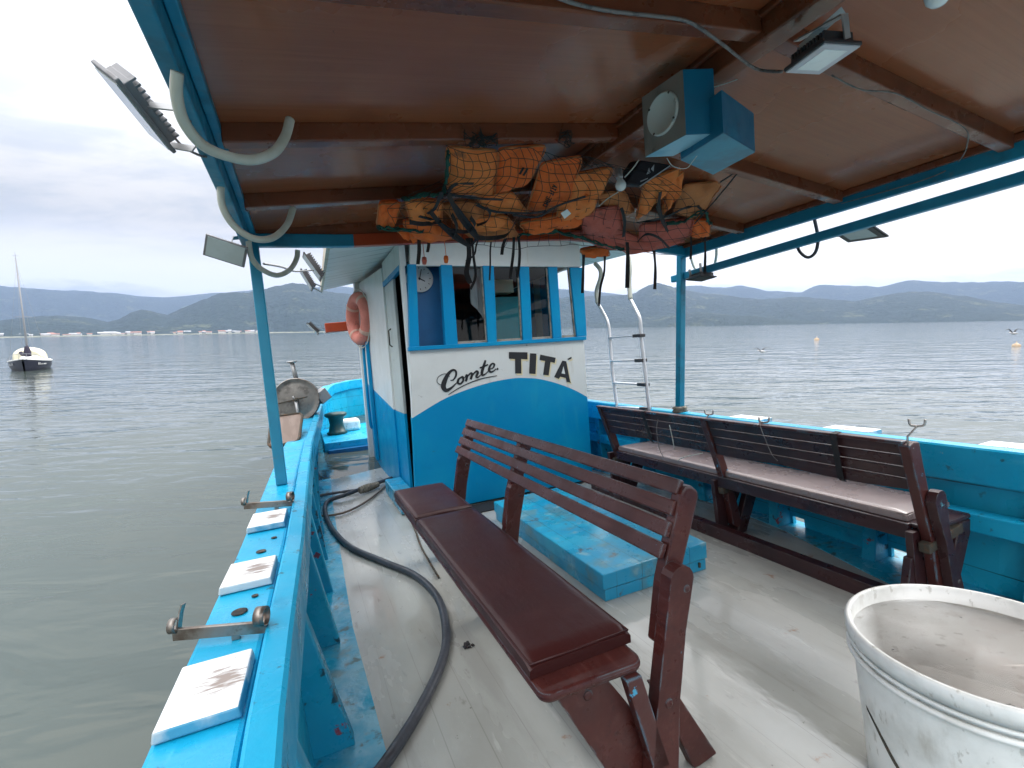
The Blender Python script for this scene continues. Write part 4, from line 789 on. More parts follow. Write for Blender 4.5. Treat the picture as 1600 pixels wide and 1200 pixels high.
for k in range(4):
    a = .665 + k * .065; x0 = 2.792 - (a - .665) * .36
    c = V([x0, 0, a]); d = V([-.335, 0, .942]); n_ = V([.942, 0, .335])
    p = [c + n_ * .0, c + d * .0632, c + d * .0632 + n_ * .022, c + n_ * .022]
    m = MBt()
    for y0, y1 in ((YN + .056, YM - .004), (YM + .056, YF - .004)):
        n = 14; rr = []
        for j in range(n + 1):
            yy = y0 + (y1 - y0) * j / n; sag = -.016 * abs(math.sin((yy - y0) * 4.2 + k)) if k == 0 else 0
            rr.append([(p[0][0], yy, p[0][2] + sag), (p[1][0], yy, p[1][2]), (p[2][0], yy, p[2][2]), (p[3][0], yy, p[3][2] + sag)])
        m.add([q for r in rr for q in r], [(4 * i + j, 4 * i + (j + 1) % 4, 4 * i + 4 + (j + 1) % 4, 4 * i + 4 + j) for i in range(n) for j in range(4)]); m.add(rr[0], [(0, 1, 2, 3)]); m.add(rr[-1], [(0, 1, 2, 3)])
    part(m, 'slat', MAROOND, bevel=.005)
m = MBt(); m.box((2.68, YN + .03, .918), (2.735, YF + .06, .936)); part(m, 'top_rail', CHIP, bevel=.006)
m = MBt(); m.box((2.765, YN + .06, .0), (2.84, 4.4, .092)); bolt(m, (2.765, 2.66, .05), (-1, 0, 0), .016); part(m, 'floor_rail', MAROOND, bevel=.008)
for u in ((1448, 695, 1470), (0, 0, 0)):
    pass
for y in (1.72, 3.35):
    m = MBt(); m.ribbon([(2.72, y, .942), (2.672, y, .935), (2.678, y, .90), (2.775, y + .03, .66), (2.80, y + .03, .64)], .035, (0, 1, 0)); part(m, 'tie_strap', BLACKR)

# dangling bits of fishing line on that bench back
def line(pts, r, mt, label, cat, name, sub=5, k=6):
    m = MB(pts[0]); m.tube(cr(pts, sub), r, k); return single(m.build(name, mt), label, cat)
def PX(l, x): return [px(u, v, x) for u, v in l]
def PY(l, y): return [py(u, v, y) for u, v in l]
line(PX([(1185, 655), (1190, 672), (1205, 708), (1215, 720)], 2.60), .0025, WIRE, 'thin line with a sinker hanging over the starboard bench back past its middle upright', 'fishing line', 'fishing_line')
line(PX([(1028, 655), (1026, 672), (1030, 700), (1037, 715)], 2.60), .003, WIRE, 'short dark line hanging over the far half of the starboard bench back', 'fishing line', 'fishing_line')
line(PX([(1046, 664), (1052, 690), (1050, 682), (1054, 702)], 2.60), .003, WIREW, 'pale knotted string hanging beside the short dark line on the starboard bench', 'string', 'string')
line(PX([(1098, 708), (1070, 714), (1058, 720)], 2.62), .0035, WIREW, 'pale cord stretched under the starboard bench back toward its middle upright', 'cord', 'cord')
for (b, f, lab) in (((1096, 660), (1108, 648), 'small forked rod rest above the middle upright of the starboard bench'), ((1180, 663), (1194, 660), 'small forked rod rest standing a little aft of the middle upright of the starboard bench'), ((1418, 682), (1433, 666), 'small forked rod rest at the near end of the starboard bench back')):
    x = 2.70 if b[0] > 1300 else 2.74
    P, Q = px(*b, x), px(*f, x) + V([0, 0, .0]); m = MB(P); m.tube([P - V([0, 0, .06]), P, Q], .005, 6)
    d = V([.012, -.025, 0])
    for sgn in (-1, 1): m.tube(cr([Q, Q + d * sgn * .9 + V([0, 0, .006]), Q + d * sgn * 1.1 + V([0, 0, .034])], 4), .006, 6)
    single(m.build('rod_rest', mat('rod_rest_metal', (.50, .47, .44), metal=.8, rough=.45, layers=[((.25, .2, .17), 40, .5, .7, .7)]) if 'rod_rest_metal' not in MATS else MATS['rod_rest_metal']), lab, 'rod rest', 'forked rod rests along the starboard side')

# ------------------------------------------------------------ bucket
BK = V([1.80, .735, 0])
t = thing('bucket', 'large open white plastic bucket with a stained inside at the lower right', 'bucket', BK)
ang = lambda r, h: (r, h)
m = MB(BK); m.lathe(BK, (0, 0, 1), [(.001, .004), (.275, .004), (.288, .02), (.300, .20), (.318, .42), (.325, .505), (.340, .508), (.341, .545), (.335, .552), (.326, .552), (.3215, .545), (.3195, .50)], 72); m.build('body', WPLAST, t)
m = MB(BK); m.lathe(BK, (0, 0, 1), [(.3195, .50), (.314, .44), (.297, .20), (.284, .03), (.001, .026)], 72); m.build('inside', WPLASTI, t)
m = MB(BK); m.lathe(BK, (0, 0, 1), [(.3245, .452), (.338, .456), (.338, .466), (.325, .470)], 72, closed=True); m.lathe(BK, (0, 0, 1), [(.3235, .478), (.3335, .481), (.3335, .488), (.326, .491)], 72, closed=True); m.build('rim_ring', WPLAST, t)
m = MB(BK); pts = [BK + V([(.3045 + .02 * (h - .2)) * math.cos(a), (.3045 + .02 * (h - .2)) * math.sin(a), h]) for a, h in zip(np.linspace(math.radians(140), math.radians(196), 18), np.linspace(.30, .10, 18) + .01 * np.sin(np.linspace(0, 9, 18)))]
m.tube(pts, [.001] + [.0045] * 16 + [.001], 6); m.build('dirty_scratch', RUST, t)

# ------------------------------------------------------------ hoses and rope on deck
PZ = lambda l, z: [pz(u, v, z) for u, v in l]
hs = PZ([(560, 1240), (600, 1195), (655, 1110), (690, 1035), (697, 985), (684, 935), (650, 900), (597, 877), (548, 855), (520, 828), (508, 800), (513, 783)], .026) + PZ([(540, 773), (580, 758), (612, 747)], .05)
line([V(p) for p in hs], .0235, RUBBER, 'thick black rubber hose curving along the grey deck', 'hose', 'hose', 8, 12)
hs = PZ([(612, 748), (596, 765), (570, 785), (540, 800), (508, 806), (490, 803)], .02)
line([V(p) for p in hs], .0115, BROWNHOSE, 'thin brown hose lying over the black hose near the wheelhouse door', 'hose', 'hose', 6, 8)
hs = PZ([(492, 776), (525, 770), (560, 765)], .03)
line([V(p) for p in hs], .016, RUBBER, 'short dark grey hose reaching from the port bulwark to the rope-bound joint', 'hose', 'hose', 6, 8)
P = PZ([(563, 766), (575, 762), (590, 757)], .055)
m = MB(P[0])
for k in range(9):
    q = P[0] + (P[2] - P[0]) * (k / 8); m.lathe(q, P[2] - P[0], [(.030 + .012 * math.sin(k * .4 + .4), -.012), (.040 + .012 * math.sin(k * .4 + .4), 0), (.030 + .012 * math.sin(k * .4 + .4), .012)], 12, closed=False)
single(m.build('hose_binding', ROPE), 'dirty rope wound around the hose joint near the door step', 'rope')
line([V([.88, 6.3, .012]), V([.87, 5.4, .012]), V([.84, 4.75, .012]), V([.80, 4.2, .012]), V([.76, 3.8, .012]), V([.74, 3.2, .012])], .008, RUST, 'thin dark cable running along the foot of the wheelhouse side', 'cable', 'cable')
m = MB(pz(731, 1008, .01)); c = pz(731, 1008, .004)
for k in range(7): m.bar(c + V([rnd.uniform(-.025, .025), rnd.uniform(-.03, .03), .004]), c + V([rnd.uniform(-.025, .025), rnd.uniform(-.03, .03), .006]), .012, .006)
single(m.build('litter', BLACKR), 'small scrap of black litter on the deck beside the padded seat', 'litter')

# ------------------------------------------------------------ steel line holders on the port gunwale
def holder(y, yo, label):
    zi = gz(y); xi, xo = gxi(y) - .055, gxi(y) - .295
    t = thing('line_holder', label, 'line holder', (xi, y, zi), 'steel line holders on the port gunwale'); o = V([xi, y, zi])
    m = MB(o); m.bar((xi - .01, y, zi + .028), (xo, yo, zi + .035), .012, .032); m.bar((xi - .09, y + .035, zi + .001), (xi - .09, y + .035, zi + .03), .02, .02); m.build('bar', STEEL, t, bevel=.002)
    d = _n(V([xo - xi, yo - y, 0])); n_ = V([-d[1], d[0], 0])
    def ring(c, r, a0, a1, w):
        pts = [c + n_ * r * math.cos(a) + V([0, 0, r * math.sin(a)]) for a in np.linspace(math.radians(a0), math.radians(a1), 16)]
        m = MB(o); m.smooth = True; m.ribbon(pts, w, d, .004); m.build('guide_ring', STEEL, t)
    ring(V([xi - .020, y - .010, zi + .064]), .024, -40, 280, .026)
    ring(V([xo + .004, yo, zi + .058]), .018, -150, 140, .018)
    m = MB(o); m.ribbon([V([xo + .012, yo, zi + .04]), V([xo + .02, yo + .01, zi + .085]), V([xo + .028, yo + .01, zi + .108])], .02, n_, .004); m.build('tongue', STEEL, t)
    return t
holder(1.45, 1.53, 'rusty steel line holder between the nearest two white pads on the port gunwale')
holder(2.70, 2.78, 'small steel line holder beyond the farthest white pad near the port canopy post')

# ------------------------------------------------------------ gear on the port gunwale forward
t = thing('net_hauler', 'round steel net hauler drum on the port gunwale ahead of the post', 'net hauler', (.02, 6.75, gz(6.75))); o = V([.02, 6.75, gz(6.75)])
C_ = py(464, 625, 6.7); ax = _n(V([-.12, -1, .05]))
m = MB(o); m.lathe(C_, ax, [(.001, .085), (.20, .085), (.235, .075), (.255, .09), (.268, .088), (.272, .07), (.262, .0), (.262, -.10), (.272, -.17), (.26, -.18), (.001, -.18)], 40); m.build('drum', DRUM, t)
m = MB(o); m.lathe(C_, ax, [(.262, .086), (.264, .098), (.272, .100), (.278, .09), (.276, .072), (.268, .070)], 40, closed=True); m.build('drum_rim', STEEL, t)
m = MB(o); m.bar(C_ + ax * .095 + V([-.24, 0, -.03]), C_ + ax * .095 + V([.24, 0, .045]), .010, .014); m.lathe(C_ + ax * .088, ax, [(.03, 0), (.03, .03), (.018, .035), (.018, .06), (.001, .062)], 14); m.build('spoke', RUST, t)
m = MB(o); e = C_ + ax * .12; m.tube([C_ + ax * .10, e + V([-.03, 0, .05])], .012, 8); m.tube([e + V([0, 0, .0]), e + V([.01, -.04, -.12]), e + V([.015, -.05, -.26])], .02, 8); m.build('crank', GALV, t)
m = MB(o); m.tube([C_ + V([.02, .05, .24]), py(456, 567, 6.75)], .028, 10); q = py(456, 566, 6.75); m.lathe(q, (0, 0, 1), [(.03, -.01), (.062, .0), (.062, .012), (.001, .018)], 16); m.build('standpipe', GALV, t)
m = MB(o); m.bar((.06, 6.8, gz(6.8) + .002), (.06, 6.8, C_[2]), .12, .08); m.bar(C_ + V([.24, .05, -.02]), C_ + V([.36, .1, .06]), .14, .16); m.build('stand', GALV, t, bevel=.01)
q = [py(424, 652, 5.45), py(473, 645, 5.6), py(467, 690, 4.95), py(419, 699, 4.9)]
zc = gz(5.2) + .03
t = thing('board', 'grey brown wooden board in a dark rim lying across the port gunwale behind the post', 'board', (q[3][0], q[3][1], gz(4.9)))
o = V([q[3][0], q[3][1], gz(4.9)]); A, B_, C2, D = q
def bil(a, b): return A * (1 - a) * (1 - b) + B_ * a * (1 - b) + C2 * a * b + D * (1 - a) * b
rp = []
for c, sx_, sy_ in (((.18, .14), -1, -1), ((.82, .14), 1, -1), ((.82, .86), 1, 1), ((.18, .86), -1, 1)):
    a0 = {(-1, -1): 180, (1, -1): 270, (1, 1): 0, (-1, 1): 90}[(sx_, sy_)]
    rp += [bil(c[0] + .18 * math.cos(math.radians(a0 + k * 18)), c[1] + .14 * math.sin(math.radians(a0 + k * 18))) for k in range(6)]
m = MB(o); m.prism(rp, (0, 0, -.025)); m.build('panel', WOODF, t)
m = MB(o); m.tube(rp, .014, 8, closed=True); m.build('rim', RUST, t)
# bow gear
c = py(525, 655, 9.6); o = V([c[0], c[1], .27])
m = MB(o); m.lathe(o, (0, 0, 1), [(.17, .0), (.19, .03), (.15, .06), (.12, .19), (.14, .31), (.20, .35), (.20, .39), (.15, .41), (.001, .42)], 24); single(m.build('capstan', GREEN), 'dark green capstan on the port side of the bow', 'capstan')
c = pz(546, 672, .27); o = c
m = MB(o); m.box(c + V([-.20, -.18, 0]), c + V([.20, .2, .22])); o_ = m.build('box', WPLAST, bevel=.05); single(o_, 'white plastic box standing beside the capstan at the bow', 'box')

# ------------------------------------------------------------ life jackets stuffed between the ceiling and a net
def depth(v): return interp(v, [200, 230, 300, 345, 390, 430], [1.95, 2.0, 2.28, 2.55, 2.85, 3.0])
r3 = random.Random(5)
def pillow(m, quad, dy=.0, th=.055, seed=0, n=14, bow=.15):
    """padded slab whose four corners are given as photograph pixels, hung at the depth of the net"""
    q = [py(u, v, depth(v) + dy) for u, v in quad]; q0, q1, q2, q3 = q
    nn = _n(np.cross(q1 - q0, q3 - q0)); c = sum(q) / 4
    if nn @ (c - CB) > 0: nn = -nn
    rf, rb = [], []
    for i in range(n + 1):
        a, b = [], []
        for j in range(n + 1):
            s, t_ = j / n, i / n
            es, et = 1 - abs(2 * s - 1) ** 4, 1 - abs(2 * t_ - 1) ** 4
            ss = .5 + (s - .5) * (1 - .07 * bow * 4 * (1 - et) ** 2) ; tt = .5 + (t_ - .5) * (1 - .07 * bow * 4 * (1 - es) ** 2)
            p = q0 * (1 - ss) * (1 - tt) + q1 * ss * (1 - tt) + q2 * ss * tt + q3 * (1 - ss) * tt
            h = (max(es, 0) ** .5) * (max(et, 0) ** .5)
            wv = .010 * math.sin(s * 9 + seed) * math.sin(t_ * 7 + seed * 2) + .006 * math.sin(s * 17 + t_ * 13 + seed) - .012 * math.exp(-((s - .5) / .05) ** 2) * (seed % 2)
            a.append(p + nn * (h * (th + wv) - .012)); b.append(p - nn * (h * th * .8 + .012))
        rf.append(a); rb.append(b)
    sm = m.smooth; m.smooth = True
    m.grid(rf); m.grid(rb); m.grid([rf[0], rb[0]]); m.grid([rf[-1], rb[-1]]); m.grid([[r[0] for r in rf], [r[0] for r in rb]]); m.grid([[r[-1] for r in rf], [r[-1] for r in rb]]); m.smooth = sm
    return nn
def strap(m, pts, w=.018, dy=-.06, flat=None):
    P = cr([py(u, v, (depth(v) if flat is None else flat) + dy) for u, v in pts], 4)
    m.ribbon(P, w, (1, -.25, .1))
JK = 'life jackets stuffed in the net under the canopy'
JACKETS = [   # quads (pixels), material, depth offset, label, straps, patches
    ([[(697, 230), (780, 236), (772, 309), (700, 300)]], OR1, .03, 'pale orange life jacket at the upper left of the net under the beam', [[(700, 300), (712, 288), (740, 287)], [(702, 303), (735, 309), (785, 312)]], []),
    ([[(779, 233), (855, 228), (826, 286), (772, 306)]], OR2, .035, 'orange life jacket with two black marks, second from the left in the top row', [], [((812, 272), (818, 262), .007), ((818, 274), (824, 264), .007)]),
    ([[(846, 256), (911, 244), (889, 318), (822, 333)]], OR2, .02, 'deep orange life jacket with a stencilled black line of writing, mid top row', [[(802, 336), (840, 339), (870, 322), (915, 307)]], 'text'),
    ([[(890, 276), (959, 262), (936, 312), (880, 332)]], OR1, .03, 'orange life jacket just left of the light bulb', [], []),
    ([[(874, 318), (938, 302), (925, 336), (868, 346)]], OR1, .0, 'small orange life jacket end with a white tag under the bulb', [], 'tag'),
    ([[(745, 306), (802, 302), (824, 331), (758, 333)]], OR1, .03, 'short orange life jacket flap below the two top left jackets', [[(745, 320), (775, 331), (830, 333), (852, 330)]], []),
    ([[(633, 314), (692, 317), (690, 347), (641, 346)]], OR1, .0, 'rolled orange life jacket at the left end, under the green net rope', [[(690, 300), (680, 325), (668, 334)]], []),
    ([[(592, 320), (627, 318), (616, 353), (588, 351)]], OR2, .05, 'square orange life jacket corner sticking out farthest left', [], []),
    ([[(628, 347), (678, 343), (724, 372), (650, 377)]], OR2, .02, 'flattened orange life jacket low at the left above the orange beam', [[(655, 338), (690, 350), (735, 385)]], []),
    ([[(620, 360), (652, 358), (655, 378), (628, 368)]], OR2, .05, 'small orange life jacket end tucked against the orange beam', [], []),
    ([[(690, 322), (742, 316), (765, 342), (712, 350)]], OR3, .06, 'shadowed orange life jacket behind the tangled black straps', [[(702, 310), (722, 335), (745, 368), (735, 384)]], []),
    ([[(706, 344), (792, 338), (806, 355), (720, 360)]], OR1, .02, 'thin orange life jacket edge below the long black strap', [], []),
    ([[(812, 350), (905, 331), (916, 349), (822, 366)]], OR2, .0, 'long orange life jacket lying flat along the bottom of the net', [], []),
    ([[(716, 358), (800, 352), (812, 370), (740, 374)]], OR3, .07, 'dark brownish orange life jacket squeezed under the strap tangle', [], []),
    ([[(904, 334), (968, 322), (976, 366), (916, 376)]], OR4, .0, 'faded red life jacket in the middle of the bottom row', [[(971, 325), (976, 345), (974, 370)]], []),
    ([[(888, 366), (960, 358), (1030, 384), (950, 390)]], OR4, .04, 'flattened red life jacket under the faded red one', [], []),
    ([[(1008, 284), (1066, 262), (1040, 300), (992, 348)], [(1046, 285), (1069, 268), (1062, 300), (1034, 338)]], OR1, .0, 'horseshoe shaped orange life jacket under the speakers', [[(1032, 300), (1030, 325), (1042, 360)], [(995, 348), (1030, 342), (1060, 330)]], []),
    ([[(1070, 290), (1133, 283), (1088, 343), (1052, 332)]], OR3, .04, 'dull orange life jacket with a pointed corner at the right end', [[(1045, 338), (1070, 325), (1092, 322)]], []),
    ([[(1083, 346), (1110, 345), (1109, 369), (1078, 371)]], OR2, .06, 'small orange life jacket flap hanging lowest at the right end', [], []),
    ([[(1000, 352), (1084, 342), (1078, 370), (998, 382)]], OR4, .05, 'pinkish red life jacket at the lower right among black straps', [], []),
    ([[(934, 306), (976, 298), (992, 332), (940, 338)]], OR3, .09, 'shadowed orange life jacket right behind the light bulb', [], []),
    ([[(906, 391), (950, 384), (953, 400), (912, 402)]], OR2, .12, 'orange life jacket bottom showing below the net beside the wheelhouse window', [], []),
    ([[(960, 386), (1040, 366), (1072, 378), (985, 398)]], OR4, .14, 'dusty red life jacket lowest on the right beside the ladder', [], [])]
FONT = None
for k, (quads, mt, dy, label, straps, extra) in enumerate(JACKETS):
    u0 = sum(p[0] for p in quads[0]) / 4; v0 = sum(p[1] for p in quads[0]) / 4; o = py(u0, v0, depth(v0) + dy)
    t = thing('life_jacket', label, 'life jacket', o, JK)
    m = MB(o)
    for i, q in enumerate(quads): nn = pillow(m, q, dy, .042, k * 1.3 + i)
    m.build('float', mt, t)
    m = MB(o)
    for q in quads:         # bound seams round the edge and across the foam panel
        C4 = [py(u, v, depth(v) + dy) for u, v in q]; ctr = sum(C4) / 4
        bl = lambda a, b: C4[0] * (1 - a) * (1 - b) + C4[1] * a * (1 - b) + C4[2] * a * b + C4[3] * (1 - a) * b
        lp_ = [bl(a, b) for a, b in ((.03, .03), (.5, .01), (.97, .03), (.99, .5), (.97, .97), (.5, .99), (.03, .97), (.01, .5))]
        m.tube(cr(lp_, 4, closed=True), .0042, 5, closed=True)
    m.build('bound_edge', OR3 if mt is not OR4 else OR4, t)
    m = MB(o)
    for s_ in straps: strap(m, s_, .018, -.075)
    if straps: m.build('strap', BLACKR, t)
    if extra == 'tag':
        m = MB(o); q = [py(u, v, depth(v) - .085) for u, v in ((876, 333), (886, 327), (892, 334), (882, 342))]; m.prism(q, (0, -.003, 0)); m.build('tag', WPLAST, t)
    elif extra == 'text':
        m = MB(o); A0, A1 = V([851., 322]), V([867, 290]); e = _n(A1 - A0); g = V([e[1], -e[0]]) * -1
        L5 = {'C': [[(5, 1), (0, 0), (0, 7), (5, 6)]], 'T': [[(0, 7), (5, 7)], [(2.5, 7), (2.5, 0)]], 'I': [[(2, 0), (2, 7)]], 'A': [[(0, 0), (2.5, 7), (5, 0)], [(1, 2.5), (4, 2.5)]], 'M': [[(0, 0), (0, 7), (2.5, 3), (5, 7), (5, 0)]], 'E': [[(5, 0), (0, 0), (0, 7), (5, 7)], [(0, 3.5), (4, 3.5)]]}
        xx = 0
        for chh in 'CMTE TITA':
            for sg in L5.get(chh, []):
                for a, b in zip(sg[:-1], sg[1:]):
                    pp = [A0 + e * ((xx + p[0]) * .62) + g * ((p[1] - 3) * 1.0) for p in (a, b)]
                    w3 = [py(p[0], p[1], depth(p[1]) - .052 + dy) for p in pp]; m.tube(w3, .0028, 5)
            xx += 6.6
        m.build('lettering', BLACKR, t)
    elif extra:
        m = MB(o)
        for a, b, w in extra: m.bar(py(*a, depth(a[1]) + dy - .062), py(*b, depth(b[1]) + dy - .062), w * 1.4, .004, up=(0, 1, .5))
        m.build('mark', BLACKR, t)
# free hanging straps
for pts, w, lab in (([(654, 366), (655, 390), (653, 413)], .022, 'wide black strap hanging past the clock'), ([(668, 362), (670, 380), (668, 394)], .018, 'short black strap hanging right of the strap over the clock'),
                    ([(731, 372), (733, 400), (729, 425), (735, 443)], .030, 'doubled black strap hanging over the second window'), ([(737, 372), (740, 402), (743, 432), (735, 452)], .016, 'thin looped black strap over the second window'),
                    ([(768, 372), (766, 392), (766, 412), (765, 438)], .010, 'thin frayed black strap in front of the blue mullion'), ([(790, 372), (786, 384), (784, 398)], .020, 'stubby black strap left of the pair over the third window'),
                    ([(803, 370), (802, 395), (799, 420), (797, 436)], .018, 'left strap of the pair hanging over the third window'), ([(810, 370), (812, 392), (811, 415), (808, 434)], .018, 'right strap of the pair hanging over the third window'),
                    ([(912, 398), (911, 430), (910, 458)], .020, 'black strap hanging at the right corner of the wheelhouse'), ([(945, 400), (944, 425), (938, 450), (936, 478)], .016, 'black strap tangled on the left rail of the ladder'),
                    ([(979, 368), (981, 400), (980, 450)], .030, 'broad black strap hanging over the right rail of the ladder'), ([(1022, 392), (1024, 420), (1023, 452)], .022, 'black strap hanging between the ladder and the canopy post'),
                    ([(1079, 360), (1080, 382), (1079, 405)], .018, 'black strap hanging just right of the canopy post'), ([(1101, 368), (1102, 395), (1101, 428)], .020, 'black strap hanging beside the small floodlight on the starboard rail'),
                    ([(748, 372), (744, 384), (741, 398), (728, 408)], .010, 'curled black strap end over the white wall above the second window')):
    P = cr([py(u, v, depth(375) + .02) for u, v in pts], 5); m = MB(P[0]); m.ribbon(P, w, [(1, -.3 + .5 * math.sin(i * .5), 0) for i in range(len(P))])
    single(m.build('strap', BLACKR), lab, 'strap', 'black straps hanging from the life jackets')
# loose straps tangled across the jackets
for pts, w, lab in (([(700, 302), (716, 335), (736, 362), (752, 372), (790, 368), (806, 345)], .026, 'long black strap sweeping down and across the strap tangle'), ([(672, 330), (690, 352), (712, 372), (733, 384)], .024, 'black strap slanting down left through the strap tangle'),
                    ([(640, 347), (662, 350), (690, 346)], .022, 'black strap lying across the rolled jacket at the left end'), ([(735, 340), (742, 352), (730, 362), (700, 360)], .020, 'kinked black strap in the centre of the tangle'), ([(706, 335), (714, 355), (708, 372)], .020, 'black strap dropping through the left of the tangle'),
                    ([(760, 325), (766, 334), (760, 346), (745, 352)], .016, 'short black strap loop by the orange flap'), ([(1026, 320), (1034, 345), (1044, 362)], .018, 'black strap crossing below the horseshoe jacket'), ([(1090, 322), (1096, 330), (1086, 342)], .016, 'small black buckle strap on the pointed jacket at the right'), ([(996, 378), (1010, 366), (1030, 372), (1046, 388)], .016, 'black strap curled in the red jackets at the lower right')):
    P = cr([py(u, v, depth(v) - .09) for u, v in pts], 6); m = MB(P[0]); m.ribbon(P, w, (.6, 0, .8)); single(m.build('strap', BLACKR), lab, 'strap', 'black straps tangled over the life jackets')
for pts, col, lab in (([(697, 400), (697, 410)], OR2, 'small orange whistle hanging over the white wall'), ([(663, 402), (663, 409)], OR4, 'small red whistle on a strap beside the clock'), ([(686, 336), (688, 346)], OR1, 'orange whistle lying on the rolled jacket at the left')):
    a, b = (py(u, v, 2.86) for u, v in pts); m = MB(a); m.lathe(a, b - a, [(.001, 0), (.013, .0), (.016, .02), (.011, .042), (.001, .044)], 8)
    m.tube([a, a + V([0, .01, .10])], .002, 4); single(m.build('whistle', col), lab, 'whistle', 'whistles of the life jackets')
# the net: twine meshes drawn over the jackets, slung from the beam to the canopy front
rows_, cols_ = 11, 29; G = []
for i in range(rows_):
    r_ = []
    for j in range(cols_):
        s, t_ = j / (cols_ - 1), i / (rows_ - 1)
        ul, ur = 696 + (612 - 696) * min(1, max(0, t_ - .35) * 3), 1000 + 115 * t_ ** .5
        vt_, vb_ = 226 + 30 * s + 6 * math.sin(s * 9), 362 + 34 * s * (1 - s) * 2 + 16 * s
        u = ul + (ur - ul) * s + 7 * math.sin(t_ * 8 + s * 5) + r3.uniform(-2.6, 2.6); v = vt_ + (vb_ - vt_) * t_ + 5 * math.sin(s * 14 + t_ * 3) + r3.uniform(-2, 2)
        r_.append(py(u, v, depth(v) - .042))
    G.append(r_)
m = MB(G[0][0])
for r_ in G: m.tube(cr(r_, 2), .0015, 4)
for j in range(cols_): m.tube(cr([G[i][j] for i in range(rows_)], 2), .0015, 4)
single(m.build('net', NET), 'dark cargo net slung under the canopy over the life jackets', 'net')
for pts, lab in (([(628, 311), (655, 305), (690, 302), (698, 270), (700, 238)], 'green net edge rope bunched at the left of the jackets'), ([(590, 356), (620, 357), (660, 360)], 'green net edge rope over the orange beam'), ([(812, 368), (850, 362), (890, 366), (940, 382), (975, 390)], 'green net edge rope along the bottom of the jackets'), ([(1040, 350), (1070, 345), (1100, 330), (1106, 345), (1112, 350)], 'green net edge rope bunched at the right of the jackets')):
    P = cr([py(u, v, depth(v) - .03) for u, v in pts], 5); m = MB(P[0])
    for k in range(3): m.tube([p + V([r3.uniform(-.008, .008), r3.uniform(-.01, .01), r3.uniform(-.012, .012)]) for p in P], .006, 5)
    single(m.build('net_rope', GREENR), lab, 'rope', 'green net ropes')
# clumps of net tied to the beam
for u, v in ((740, 215), (762, 212), (885, 213)):
    c = py(u, v, 1.955); m = MB(c)
    for k in range(9): m.tube(cr([c + V([r3.uniform(-.05, .05), r3.uniform(-.012, .0), r3.uniform(-.05, .03)]) for _ in range(4)], 3), .002, 4)
    single(m.build('net_knot', NET), 'knotted clump of net twine tied to the ceiling beam above the jackets', 'net knot', 'net knots on the beam')
# dark bag by the speakers
q = [py(u, v, 2.12) for u, v in ((1002, 250), (1052, 258), (1002, 292), (976, 288))]
m = MB(q[0]); m.prism(q, (0, .10, .03)); t = thing('bag', 'flat black bag with small pale marks tucked between the speakers and the jackets', 'bag', q[0]); m.build('body', BAG, t, bevel=.01)
m = MB(q[0]); Q = lambda l: [py(u, v, 2.117) for u, v in l]
m.prism(Q([(1010, 273), (1014, 262), (1016, 270)]), (0, -.002, 0)); m.prism(Q([(1017, 264), (1022, 257), (1021, 268)]), (0, -.002, 0)); m.prism(Q([(1000, 283), (1012, 278), (1012, 279.5), (1001, 284.5)]), (0, -.002, 0)); m.build('emblem', GREYC, t)
m = MB(q[0]); m.bar(py(1000, 291, 2.11), py(1047, 259, 2.11), .004, .006); m.build('edge_piping', GREYC, t)

# ------------------------------------------------------------ bulbs, speakers, floodlights
def bulb(c, r, up, label):
    t = thing('light_bulb', label, 'light bulb', c, 'bulbs under the canopy'); up = _n(V(up))
    m = MB(c); m.lathe(c, up, [(.001, -r), (r * .5, -r * .87), (r * .87, -r * .5), (r, 0), (r * .9, r * .5), (r * .6, r * 1.0), (r * .5, r * 1.3), (.001, r * 1.35)], 20); m.build('globe', BULB, t)
    m = MB(c); m.lathe(c + up * r * 1.3, up, [(r * .62, 0), (r * .66, r * .2), (r * .66, r * 1.7), (r * .3, r * 1.9), (.001, r * 1.9)], 16); m.build('socket', GALV, t)
    return t
bulb(py(970, 290, 1.98), .027, (-.05, .1, 1), 'milky light bulb hanging in front of the life jackets')
bulb(pz(1466, -8, 2.42), .032, (0, 0, 1), 'milky light bulb at the very top edge of the picture, near its right')
line([py(966, 300, 1.98), py(950, 310, 2.1), py(936, 322, 2.25)], .0025, WIREW, 'white wire running from the bulb down left over the jackets', 'wire', 'wire')
line([py(976, 277, 1.98), py(988, 264, 1.96), py(998, 250, 1.94)], .0035, WIREW, 'white wire running from the bulb up to the black bag', 'wire', 'wire')
